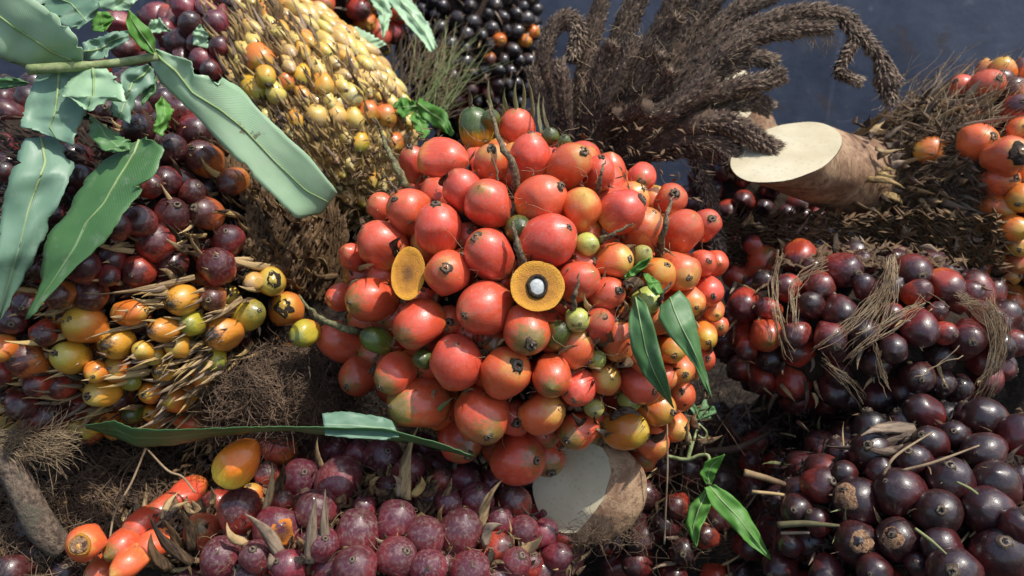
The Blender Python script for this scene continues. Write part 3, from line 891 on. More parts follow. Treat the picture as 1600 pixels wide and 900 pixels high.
for a in ((304,433,140,455,6),(209,393,132,366,6),(294,395,257,371,6),(378,466,304,503,6),(432,418,338,388,7),(105,523,7,526,8),(230,506,132,533,5),(320,540,228,550,8),(233,580,125,594,8),(135,570,62,600,4),
          (372,338,324,334,5),(322,368,284,357,5),(262,455,215,470,6),(250,470,205,458,6),(400,470,372,482,6),(395,405,338,392,5),(352,280,318,240,7),(385,300,360,262,5),(278,330,250,285,5),(228,268,240,220,5),(330,600,268,628,8),(360,560,300,600,7)):
    px_bract(B, E_B, a[1-1], a[1], a[2], a[3], a[4]*.8, random.choice(['straw', 'husk', 'straw']), 1.0, 1.09)
bracts_px(B, E_B, (20, 440, 420, 650), 120, lambda x, y: 190 + (x-200)*.03, 62, 4.0, ['straw', 'husk', 'straw', 'grey'], .97, 1.06, 16)
bracts_px(B, E_B, (260, 530, 430, 670), 90, 215, 70, 4.2, ['straw', 'husk', 'grey'], .97, 1.07, 12)
bracts_px(B, E_B, (180, 180, 400, 440), 60, 150, 46, 4, ['straw', 'dark', 'dark'], .96, 1.05, 28)
edgeB = in_poly([(330,250),(400,255),(470,310),(535,345),(540,420),(520,480),(470,470),(420,420),(380,400),(390,330)])
husks_px(B, E_B, (320, 240, 545, 490), 2600, 128, 21, 8, 'husk', .97, edgeB, 24, .5)
bracts_px(B, E_B, (360, 270, 530, 470), 70, 135, 34, 4.2, ['dark', 'dark', 'husk'], .97, 1.04, 16, edgeB)
husks_px(B, E_B, (0, 180, 480, 660), 2200, 190, 16, 6, 'husk', .95, lift=.7)
fb = in_poly([(345,560),(400,515),(440,530),(500,560),(545,570),(545,640),(500,655),(400,660),(340,640)])
E_BF = Ell(440, 612, .72, 125, 75, .085)
add_core(B, E_BF, .93)
wpart('fibre_mat', fibres(2600, on_ell(E_BF, (320, 530, 560, 690), (.94, 1.04)), .030, .00055, .7), 'fibre', B, kind='stuff')

# ================================================================== C: pale bunch of small yellow nuts and long spines
C = bunch('palm_fruit_bunch', E_C, 'spiny half empty bunch of small pale yellow nuts behind the big leaf')
add_core(C, E_C, .90)
SC = [(600,180,22,6,8,'orange'), (575,175,19,4,10,'orange'), (548,150,20,4,10,'shell'), (560,222,18,2,14,'yellow'), (613,222,18,6,10,'orange'), (407,92,24,6,12,'orange'), (398,138,22,6,14,'yellow'), (430,145,17,6,14,'shell'),
      (470,118,18,4,12,'yellow'), (505,133,18,4,14,'yellow'), (495,180,17,4,16,'shell'), (525,180,17,4,16,'shell'), (553,185,17,4,16,'shell'), (462,188,14,6,14,'yellow'), (415,120,16,4,12,'yellow'), (447,128,14,6,12,'orange'),
      (283,66,22,None,None,'dusk'), (341,38,22,None,None,'plum'), (247,28,24,None,None,'plum'), (196,75,20,None,None,'dusk'), (318,95,20,None,None,'plum'), (330,110,17,None,None,'maroon'), (183,36,20,None,None,'plum'), (300,40,20,None,None,'dusk'), (268,100,20,None,None,'dusk'),
      (262,50,20,None,None,'plum'), (290,15,20,None,None,'plum'), (225,60,20,None,None,'dusk'), (230,100,20,None,None,'dusk'), (150,110,20,None,None,'dusk'), (310,70,18,None,None,'maroon'), (345,75,18,None,None,'maroon')]
resC = place_fruits(C, E_C, SC, lambda x, y: 'shell')
def kC(p):
    x, y = to_px(p)
    if x < 350: return random.choice(['dusk', 'plum', 'maroon'])
    return random.choice(['shell', 'shell', 'yellow', 'shell'])
fill_fruits(C, E_C, resC, .0086, 1100, kC, .985, lambda p: to_px(p)[0] < 640 and to_px(p)[1] < 320, back=-.1, asp=1.75, dust=.7, jitter=.25, gap=.86, scar=.16, low=False, long=True, maxn=290, lean=(RIGHT*.45-UP*.8))
upC = in_poly([(335,40),(430,10),(520,90),(620,160),(640,240),(610,340),(520,330),(440,250),(380,170)])
bracts_px(C, E_C, (335, 20, 640, 340), 200, lambda x, y: 122, 60, 3.6, ['straw', 'husk', 'straw', 'grey'], .98, 1.10, 8, upC)
loC = in_poly([(430,200),(520,200),(640,230),(640,330),(560,350),(500,330)])
husks_px(C, E_C, (420, 190, 645, 352), 2200, 112, 24, 11, 'husk_pale', .985, loC, 14, .5)
husks_px(C, E_C, (330, 10, 645, 350), 2200, 118, 22, 8, 'husk', .955, upC, 18, .5)
husks_px(C, E_C, (330, 10, 645, 350), 1300, 118, 24, 10, 'husk_pale', .97, upC, 14, .5)

# ================================================================== D, E: bunches at the back
D = bunch('palm_fruit_bunch', E_D, 'orange red bunch with gnawed fruits at the top edge behind the spiny bunch')
add_core(D, E_D, .88)
resD = place_fruits(D, E_D, [(490,85,20,None,None,'redmar'),(535,85,18,None,None,'yellow',{'extra':'pulp'}),(455,20,20,None,None,'yellow',{'extra':'pulp'}),(488,45,20,None,None,'yellow',{'extra':'pulp'}),(395,32,20,None,None,'green'),(370,12,20,None,None,'corald'),
    (320,20,20,None,None,'corang'),(355,28,13,None,None,'yelgrn'),(480,20,20,None,None,'corald'),(505,5,20,None,None,'corald'),(570,35,18,None,None,'orange',{'extra':'pulp'}),(560,15,18,None,None,'redmar'),(520,50,18,None,None,'corald'),(430,50,18,None,None,'redmar')], lambda x, y: 'corald')
fill_fruits(D, E_D, resD, .0165, 380, lambda p: random.choice(['corald', 'redmar', 'orgmar', 'corald', 'orange', 'green']), .95, back=-.2, low=True)
bracts_px(D, E_D, (340, 0, 640, 130), 60, 100, 44, 3.5, ['straw', 'grey'], .97, 1.15, 35)
E = bunch('palm_fruit_bunch', E_E, 'black fruit bunch at the back against the blue grey wall')
add_core(E, E_E, .88)
resE = place_fruits(E, E_E, [(780,62,11,None,None,'orange',{'extra':'pulp'}),(832,50,11,None,None,'orange',{'extra':'pulp'}),(820,64,10,None,None,'orange',{'extra':'pulp'}),(765,92,10,None,None,'orgmar')], lambda x, y: 'black')
fill_fruits(E, E_E, resE, .0128, 900, lambda p: 'black' if to_px(p)[1] < 130 else random.choice(['black', 'dusk', 'maroon']), .97, back=-.1, low=True, maxn=290)
bracts_px(E, E_E, (650, 0, 840, 200), 60, lambda x, y: rnd(0, 360), 26, 2, ['straw', 'grey'], .97, 1.1, 40)

# ================================================================== F: right bunch with the cut stalk
F = bunch('palm_fruit_bunch', E_F, 'spiny orange bunch at the right edge with a broad pale cut stalk')
add_core(F, E_F, .90)
SF = [(1458,237,24,-24,-2,'orange',{'asp':1.25}), (1525,223,29,22,-9,'corang',{'asp':1.15}), (1572,244,32,20,-8,'corang',{'extra':'burn'}), (1588,170,22,None,None,'redmar'), (1543,134,25,14,-12,'coral'), (1505,138,20,None,None,'coral'),
      (1560,282,27,22,-3,'corang',{'asp':1.2}), (1555,325,23,26,2,'orange',{'asp':1.4}), (1533,362,17,18,4,'orange',{'asp':1.4}), (1580,357,22,20,4,'orange',{'asp':1.3}), (1588,383,20,None,None,'orange'), (1503,400,22,-16,-6,'orgmar',{'asp':1.3,'scar':.2}),
      (1568,430,18,22,2,'orange',{'asp':1.5}), (1593,408,20,None,None,'corang'), (1530,420,18,None,None,'orgmar',{'scar':.15}), (1583,468,20,None,None,'corang',{'scar':.08}), (1595,205,22,None,None,'corang'), (1595,310,22,None,None,'orange'), (1520,290,18,None,None,'orgmar',{'scar':.15}), (1500,255,16,None,None,'orange',{'scar':.1})]
resF = place_fruits(F, E_F, SF, lambda x, y: 'orange')
fill_fruits(F, E_F, resF, .0150, 420, lambda p: random.choice(['corang', 'orange', 'orgmar']), .94, lambda p: to_px(p)[0] > 1500, back=-.2, asp=1.3)
leftF = in_poly([(1370,220),(1440,150),(1530,170),(1520,240),(1500,300),(1540,400),(1560,480),(1440,450),(1360,380),(1350,290)])
husks_px(F, E_F, (1340, 140, 1570, 480), 1900, lambda x, y: 160 if y < 250 else 200, 30, 9, 'husk', .98, leftF, 22, .7)
bracts_px(F, E_F, (1370, 150, 1580, 460), 130, lambda x, y: rnd(-10, 40) if y < 240 else rnd(-50, 10), 58, 5, ['dark', 'grey', 'dark', 'straw'], .98, 1.10, 18, leftF)
for a in ((1330,215,1400,150,5),(1340,222,1470,120,6),(1400,200,1520,92,6),(1380,215,1600,120,5),(1400,220,1540,170,5),(1430,225,1600,188,6),(1410,190,1500,110,5),(1450,180,1570,130,5),(1500,300,1600,288,5),(1490,345,1560,390,4),(1440,310,1520,330,7),(1420,280,1480,285,6),(1440,200,1480,140,4)):
    px_bract(F, E_F, *a[:4], a[4], random.choice(['grey', 'straw', 'grey']), 1.0, 1.12)
wpart('fibres', fibres(420, on_ell(E_F, (1360, 130, 1560, 300), (1.0, 1.08)), .055, .0004, .35, RIGHT*.8+UP*.5), 'fibre_pale', F, kind='stuff')
wpart('fibre_mat', fibres(1500, on_ell(E_F, (1335, 200, 1530, 470), (.98, 1.06)), .05, .0004, .4, -UP*.5+RIGHT*.6), 'fibre', F, kind='stuff')
# stalk: oblique clean cut facing up and to the left
def tapered_stalk(parent, c0, u0, v0, c1, R1, face_mat='cut'):
    ax = (c1-c0).normalized(); u1 = (u0 - ax*u0.dot(ax)).normalized()*R1; v1 = ax.cross(u1)
    if v1.dot(v0) < 0: v1 = -v1
    rws = []
    for i in range(15):
        t = i/14; k = t*t*(3-2*t); row = []
        for j in range(44):
            a = 2*math.pi*j/44
            p = c0.lerp(c1, t) + u0.lerp(u1, k)*math.cos(a) + v0.lerp(v1, k)*math.sin(a)
            n_ = noise.noise(p*38) + .5*noise.noise(p*90)
            row.append(p + (p-c0.lerp(c1, t)).normalized()*n_*.0045*min(1, t*4))
        rws.append(row)
    o = wpart('stalk', MB().grid(rws, True), 'stalk', parent)
    nf = u0.cross(v0).normalized()
    if nf.dot(c1-c0) > 0: nf = -nf
    ring = [c0 + u0*math.cos(2*math.pi*j/44)*.995 + v0*math.sin(2*math.pi*j/44)*.995 for j in range(44)]
    mb = MB()
    mb.grid([[c0 + (p-c0)*t + nf*(.0004+.0012*noise.noise(p*40*t)+.002*(1-t)) for p in ring] for t in (1.0, .85, .7, .5, .3, .15, .01)], True)
    mb.v = [v-parent.location for v in mb.v]
    link('cut_face', mb.mesh('cut_face', face_mat), o)
    return o
sF = .76/FPX
sk = tapered_stalk(F, at(1228, 236, .76), (RIGHT*88 + UP*36)*sF + FWD*.012, (UP*46 - RIGHT*10)*sF + FWD*.040, at(1460, 318, .98), .056)
def skin_point(t):
    a = rnd(0, 6.283); c0 = at(1228, 236, .76); c1 = at(1460, 318, .98); ax = (c1-c0).normalized()
    u = ax.orthogonal().normalized(); v = ax.cross(u); n_ = u*math.cos(a)+v*math.sin(a)
    return c0.lerp(c1, t) + n_*.052, n_, ax
for i in range(150):                                  # torn bract scars round the stalk
    t = rnd(.22, .62)
    p, n_, ax = skin_point(t)
    if n_.dot(CAM-p) < 0: continue
    q = p + (ax*rnd(.4, 1) + n_*rnd(.05, .6) + jit(.35))*rnd(.008, .030)
    add_bract(F, p - n_*.004, q, rnd(.002, .005), random.choice(['husk', 'dark', 'straw', 'dark', 'grey']), up=n_)
# pale cut stalk end standing behind the flower spikes
E_S = Ell(1170, 320, 1.16, 100, 90, .09)
S = bunch('palm_fruit_bunch', E_S, 'hidden bunch whose pale round cut stalk shows behind the brown flower spikes')
add_core(S, E_S, .9)
fill_fruits(S, E_S, [], .015, 220, lambda p: random.choice(['dusk', 'maroon', 'redmar']), .95, back=-.2, low=True)
s1 = 1.02/FPX
tapered_stalk(S, at(1142, 140, 1.02), RIGHT*42*s1 + FWD*.015, UP*54*s1 + FWD*.02, at(1168, 235, 1.12), .05)

# ================================================================== G: right middle bunch, dark red, wrapped in straw fibres
G = bunch('palm_fruit_bunch', E_G, 'dark red bunch tangled in straw fibres under the cut stalk on the right')
add_core(G, E_G, .86)
SG = [(1248,402,26,-1,18,'redmar'), (1192,413,28,12,-20,'corald'), (1177,383,15,None,None,'redmar'), (1318,422,28,20,4,'maroon'), (1282,447,23,0,14,'maroon'), (1427,425,28,12,6,'maroon'), (1477,448,27,19,16,'redmar'), (1435,513,29,16,18,'maroon'),
      (1463,487,16,None,None,'maroon'), (1476,520,19,None,None,'redmar'), (1512,527,28,6,8,'maroon'), (1152,432,23,None,None,'redmar'), (1163,477,26,-6,8,'redmar'), (1230,450,22,None,None,'redmar'), (1200,483,19,None,None,'redmar'), (1197,523,26,4,10,'corald'),
      (1243,523,23,None,None,'maroon'), (1313,488,26,12,12,'dusk'), (1267,477,21,None,None,'dusk'), (1297,527,26,None,None,'maroon'), (1350,447,19,None,None,'dusk'), (1433,457,21,None,None,'redmar'), (1393,493,20,None,None,'redmar'), (1143,497,20,None,None,'maroon'),
      (1433,589,26,6,4,'dusk'), (1471,598,21,4,4,'dusk'), (1500,607,22,0,0,'dusk'), (1367,567,24,None,None,'dusk'), (1167,544,18,None,None,'redmar'), (1395,545,24,None,None,'dusk'), (1350,520,24,None,None,'dusk'), (1545,500,22,None,None,'redmar'), (1560,540,22,None,None,'dusk')]
resG = place_fruits(G, E_G, SG, lambda x, y: 'maroon')
fill_fruits(G, E_G, resG, .0150, 340, lambda p: random.choice(['maroon', 'dusk', 'redmar'] if to_px(p)[0] < 1300 else ['dusk', 'dusk', 'maroon']), .88, back=-.25)
husks_px(G, E_G, (1120, 340, 1560, 420), 1500, lambda x, y: rnd(0, 360), 22, 8, 'husk', .98, lift=.8)
bracts_px(G, E_G, (1150, 350, 1540, 420), 60, lambda x, y: rnd(20, 160), 30, 5, ['dark', 'grey', 'straw'], .97, 1.06, 30)
bracts_px(G, E_G, (1140, 420, 1540, 640), 60, lambda x, y: rnd(240, 300), 40, 3, ['straw', 'grey', 'grey'], .97, 1.08, 30)
def strands(parent, ell, paths, n, rad, mat, spread, name='straw_fibres', ks=(1.08, 1.2)):
    mb = MB()
    for pts in paths:
        for i in range(n):
            k = rnd(*ks); s = rnd(-1, 1)
            P = spline([ell.hit(x + s*spread*(.3+1.1*j/len(pts)) + rnd(-8, 8), y + rnd(-12, 12), k*rnd(.985, 1.015)) for j, (x, y) in enumerate(pts)], 14)
            e = max(4, int(14*rnd(.6, 1.0)))
            mb.tube([p + jit(.0008) for p in P[:e]], rad*rnd(.6, 1.3), 3, False)
    o = wpart(name, mb, mat, parent); o['kind'] = 'stuff'; return o
strands(G, E_G, [[(1395,408),(1385,440),(1362,475),(1320,515),(1260,560)], [(1395,410),(1390,450),(1372,500),(1350,540)]], 24, .00026, 'fibre_pale', 20)
strands(G, E_G, [[(1500,465),(1535,485),(1556,520),(1558,560),(1540,610),(1515,640)], [(1545,470),(1562,500),(1565,545),(1545,600)]], 42, .00026, 'fibre_pale', 12)
strands(G, E_G, [[(1222,400),(1208,440),(1215,490),(1228,540),(1240,575)], [(1290,410),(1245,440),(1238,490),(1245,540)], [(1370,540),(1380,580),(1395,620)], [(1440,470),(1400,500),(1340,540),(1300,590)], [(1290,560),(1330,600),(1360,640)]], 12, .0003, 'fibre_pale', 8)
strands(G, E_G, [[(1500,545),(1460,580),(1420,605)], [(1440,450),(1465,470),(1490,485)]], 2, .0005, 'fibre_pale', 3)

# ================================================================== H: bottom right bunch, purple black
H = bunch('palm_fruit_bunch', E_H, 'glossy purple black bunch filling the bottom right corner')
add_core(H, E_H, .85)
SH = [(1442,644,28,-20,-16,None), (1538,656,34,-4,-18,None), (1591,678,29,None,None,None), (1491,680,23,0,-6,None), (1453,692,26,-10,-12,None), (1362,707,33,-4,-11,None), (1538,709,35,-9,0,None), (1429,723,28,-6,-17,None), (1484,753,37,4,-24,None),
      (1556,758,37,2,-18,None), (1407,771,38,-18,-18,None), (1342,784,38,-20,-18,None,{'extra':'cork'}), (1282,758,29,18,-6,'maroon'), (1467,802,37,4,-5,None), (1544,798,38,-7,-4,None), (1340,847,35,2,0,None,{'extra':'cork'}), (1404,842,34,-8,-6,None,{'extra':'cork'}),
      (1473,855,31,-16,-10,None), (1562,869,43,11,-20,None), (1491,892,39,-2,0,None), (1367,892,28,None,None,None), (1291,895,26,None,None,None), (1247,797,26,-6,0,None), (1238,851,20,None,None,None), (1278,815,20,None,None,None), (1220,887,23,None,None,None),
      (1433,882,19,0,-4,None), (1595,750,22,None,None,None), (1376,740,23,None,None,None), (1590,820,26,None,None,None), (1510,650,20,None,None,None), (1320,740,20,None,None,None)]
SH = [(*(list(s)+[None]*6)[:6], {'dust': .10, **(s[6] if len(s) > 6 else {})}) for s in SH]
resH = place_fruits(H, E_H, SH, lambda x, y: 'dusk')
fill_fruits(H, E_H, resH, .0175, 320, lambda p: random.choice(['dusk', 'dusk', 'black', 'maroon']), .88, back=-.3, dust=.1)
bracts_px(H, E_H, (1220, 640, 1590, 890), 46, lambda x, y: rnd(0, 360), 34, 2.6, ['straw', 'grey', 'green'], .96, 1.08, 40)
husks_px(H, E_H, (1210, 640, 1600, 900), 900, lambda x, y: rnd(0, 360), 16, 6, 'husk', .94, lift=.9)
for a in ((1425,680,1290,688,9),(1430,672,1340,690,10),(1410,700,1350,690,7)):
    px_bract(H, E_H, *a[:4], a[4], 'grey', 1.05, 1.12)

# ================================================================== I: bottom centre bunch, dusty maroon
I = bunch('palm_fruit_bunch', E_I, 'dusty plum red bunch with dry spines along the bottom edge, below the strip of leaf')
add_core(I, E_I, .84)
du = {'dust': .55}
SI = [(531,751,36,10,-36,'plum'), (471,748,31,4,-10,'plum'), (453,724,29,4,-14,'redmar'), (599,716,31,6,-10,'plum'), (524,706,28,None,None,'plum'), (442,786,19,None,None,'redmar'), (495,799,34,-6,-18,'plum'), (435,826,37,4,-4,'plum',{'extra':'pulp'}), (556,836,38,6,-26,'plum'),
      (618,815,33,10,-22,'plum'), (664,839,31,4,-14,'plum'), (719,834,36,8,-26,'plum',{'asp':1.2}), (620,871,32,14,-9,'plum'), (570,793,19,-8,-6,'plum'), (724,755,27,20,-14,'plum'), (745,782,28,4,-18,'plum'), (802,788,29,-4,-20,'redmar',{'scar':.12,'asp':1.25}), (689,750,17,None,None,'redmar'),
      (700,787,22,6,-10,'plum'), (669,886,29,0,-8,'plum'), (556,890,37,-6,-14,'plum'), (735,893,33,6,-10,'plum'), (816,830,26,4,-6,'plum'), (805,880,24,None,None,'plum'), (828,883,21,None,None,'redmar'), (847,835,24,None,None,'plum'), (377,800,37,-6,-16,'redmar'), (317,830,29,-8,-6,'corald'),
      (303,797,26,-10,-8,'corang'), (343,787,22,None,None,'redmar'), (347,872,33,-10,-12,'plum'), (433,694,28,None,None,'corald'), (480,700,24,None,None,'plum'), (560,716,24,None,None,'plum'), (640,736,24,None,None,'plum'), (400,870,26,None,None,'plum'), (505,850,26,None,None,'plum'), (395,775,18,None,None,'orange'),
      (452,885,28,None,None,'plum'), (870,870,22,None,None,'plum'), (850,800,22,None,None,'plum'), (775,855,24,None,None,'redmar'), (880,840,20,None,None,'redmar'), (660,700,24,None,None,'plum'), (765,755,20,None,None,'plum'), (418,745,22,None,None,'redmar'), (780,815,22,None,None,'plum')]
SI = [s if len(s) > 6 else (*s, {}) for s in SI]
for s in SI: s[6].setdefault('dust', .5)
resI = place_fruits(I, E_I, SI, lambda x, y: 'plum')
E_R = Ell(245, 850, .665, 135, 62, .055, 38)
add_core(I, E_R, .85)
place_fruits(I, E_R, [(292,772,23,-24,18,'corald',{'asp':1.6,'scar':.13,'tip':False}), (258,795,24,-26,20,'corald',{'asp':1.6,'scar':.13,'tip':False}), (226,818,24,-26,20,'corald',{'asp':1.6,'scar':.13,'tip':False}), (198,848,24,-26,20,'corald',{'asp':1.6,'scar':.13,'tip':False}), (240,850,23,-24,20,'corang',{'asp':1.5,'scar':.13,'tip':False}),
      (205,878,23,-24,20,'corang',{'asp':1.5,'scar':.13,'tip':False}), (165,888,23,-24,20,'corang',{'asp':1.5,'scar':.13,'tip':False})], lambda x, y: 'corang')
fill_fruits(I, E_I, resI, .0160, 420, lambda p: random.choice(['plum', 'plum', 'redmar', 'maroon']), .87, lambda p: to_px(p)[0] > 290, back=-.25, dust=.5)
for a in ((634,779,664,666,11,'straw'),(414,800,422,718,7,'straw'),(504,732,501,682,5,'straw'),(484,880,495,768,11,'grey'),(508,868,509,761,9,'grey'),(751,825,792,754,9,'straw'),(813,862,851,826,9,'straw'),(527,785,540,760,7,'straw'),(710,738,725,718,6,'grey'),(658,898,670,872,7,'husk'),
          (330,790,326,755,5,'straw'),(440,870,375,805,12,'grey'),(385,850,362,812,9,'straw'),(300,880,240,800,9,'dark'),(280,870,250,810,8,'dark'),(265,890,245,830,10,'dark'),(300,860,275,790,9,'dark'),(625,775,605,740,9,'grey'),(645,775,655,735,9,'husk'),(610,770,590,752,8,'dark'),(755,850,790,830,12,'grey'),(580,770,600,750,8,'husk'),
          (690,780,705,740,6,'straw'),(660,775,690,745,7,'dark'),(770,860,740,880,8,'dark'),(820,850,800,880,8,'grey'),(455,880,470,850,10,'grey'),(430,890,420,860,10,'grey'),(535,870,550,860,6,'straw'),(430,770,440,715,8,'dark'),(240,880,330,850,6,'grey'),(180,890,260,840,6,'grey')):
    p = E_I.hit(a[0], a[1], 1.05); dp = depth_of(p)
    add_bract(I, p, at(a[2], a[3], dp-.008), a[4]*.85*dp/FPX, a[5])
bracts_px(I, E_I, (300, 700, 900, 890), 150, lambda x, y: rnd(40, 140), 26, 5, ['straw', 'grey', 'dark', 'husk'], .95, 1.06, 30)
bracts_px(I, E_R, (190, 800, 330, 895), 110, lambda x, y: rnd(20, 110), 40, 5, ['dark', 'grey', 'dark', 'straw'], .98, 1.07, 30)
bracts_px(I, E_I, (760, 780, 910, 895), 45, lambda x, y: rnd(20, 110), 30, 3.6, ['straw', 'grey', 'straw'], .98, 1.07, 30)
husks_px(I, E_I, (280, 690, 920, 900), 1800, lambda x, y: rnd(30, 150), 18, 8, 'husk', .94, lift=.9)
wpart('fibres', fibres(260, on_ell(E_I, (300, 700, 920, 895), (1.0, 1.06)), .018, .00025, .8), 'fibre_pale', I, kind='stuff')

# ================================================================== K: shaded fruits in the gap, J: spent fibrous bunch at bottom left
K = bunch('palm_fruit_bunch', E_K, 'shaded dark maroon bunch deep in the gap right of the brown stalk end')
add_core(K, E_K, .88)
fill_fruits(K, E_K, [], .0155, 330, lambda p: random.choice(['maroon', 'dusk', 'redmar', 'dusk']), .95, back=-.25)
bracts_px(K, E_K, (1000, 660, 1260, 895), 60, lambda x, y: rnd(0, 360), 40, 2.6, ['grey', 'dark', 'straw'], .98, 1.08, 40)
wpart('fibres', fibres(260, on_ell(E_K, (980, 640, 1270, 895), (1.0, 1.08)), .04, .0003, .6), 'fibre', K, kind='stuff')
J = bunch('spent_palm_bunch', E_J, 'spent dark bunch matted with root like fibres in the bottom left corner')
add_core(J, E_J, .95)
place_fruits(J, E_J, [(45,830,26,None,None,'maroon'), (60,870,28,None,None,'maroon'), (20,890,26,None,None,'dusk'), (100,895,24,None,None,'dusk')], lambda x, y: 'maroon')
wpart('fibre_mat', fibres(3600, on_ell(E_J, (-20, 680, 400, 900), (.95, 1.06)), .034, .0006, .7), 'fibre', J, kind='stuff')
wpart('pale_fibres', fibres(170, on_ell(E_J, (-10, 690, 380, 890), (1.0, 1.08)), .04, .0004, .55), 'fibre_pale', J, kind='stuff')
husks_px(J, E_J, (-10, 690, 360, 900), 1800, lambda x, y: rnd(0, 360), 14, 6, 'husk', 1.0, lift=.8)

# ================================================================== spent male flower: bundle of brown spikes
FL = thing('male_flower_cluster', at(960, 300, .86), 'dried brown bundle of finger like flower spikes behind the coral bunch', 'flower cluster')
def spike(pts, w, pale_tip=True, dens=1.0):
    """pts: (px, py, depth)"""
    P = spline([at(*p) for p in pts], 26); n = len(P)
    s = sum(p[2] for p in pts)/len(pts)/FPX
    ws = [q*1.08 for q in (w if isinstance(w, (list, tuple)) else [w*.8, w, w, w*1.05, w*.85])]
    R = [lerp_list(ws, i/(n-1))*s*(1+.12*noise.noise(P[i]*60)) for i in range(n)]
    mb = MB(); ph = rnd(0, 9)
    rows_ = []
    for i in range(n):
        t = (P[min(i+1, n-1)]-P[max(i-1, 0)]).normalized(); a = t.cross(Vector((.3, .5, .8))).normalized(); b = t.cross(a)
        rows_.append([P[i] + (a*math.cos(2*math.pi*k/12)+b*math.sin(2*math.pi*k/12))*R[i]*(1+.45*noise.noise(Vector((math.cos(k*.52)*2, math.sin(k*.52)*2, i*.8+ph)))) for k in range(12)])
    mb.grid(rows_, True); mb.f.append(tuple(range((n-1)*12, n*12)))
    o = wpart('spike', mb, 'spike', FL)
    length = sum((P[i+1]-P[i]).length for i in range(n-1))
    for mat, cnt, lo, nm in (('flake', int(length/.0011*8*dens), 0.0, 'scales'), ('flake_pale', int(length/.0011*1.1*dens) + (60 if pale_tip else 0), 0.0, 'pale_scales')):
        fm = MB()
        for j in range(cnt):
            u = rnd(0, 1)
            if nm == 'pale_scales' and pale_tip and j < 60: u = rnd(.93, 1)
            x = u*(n-1); i = min(int(x), n-2); c = P[i].lerp(P[i+1], x-i); r = R[i]
            t = (P[i+1]-P[i]).normalized(); a = t.cross(Vector((.3, .5, .8))).normalized(); b = t.cross(a); q = rnd(0, 6.283)
            nm_ = a*math.cos(q)+b*math.sin(q)
            d = (t*rnd(.8, 1.4) + nm_*rnd(.1, .5) + jit(.3)).normalized()
            kq = int(q/6.283*12) % 12; sp_ = rows_[i][kq].lerp(rows_[i+1][(kq+1) % 12], rnd(0, 1)).lerp(rows_[i+1][kq], rnd(0, .8))
            nm_ = (sp_-c).normalized(); d = (d + nm_*.35).normalized()
            fm.scale_leaf(sp_ - nm_*.0005, d, nm_, rnd(.003, .0075), rnd(.0009, .0022), rnd(-.1, .3))
        fm.v = [v-FL.location for v in fm.v]
        e = link(nm, fm.mesh(nm, mat, False), o); e['kind'] = 'stuff'
b0 = (960, 250, .86)
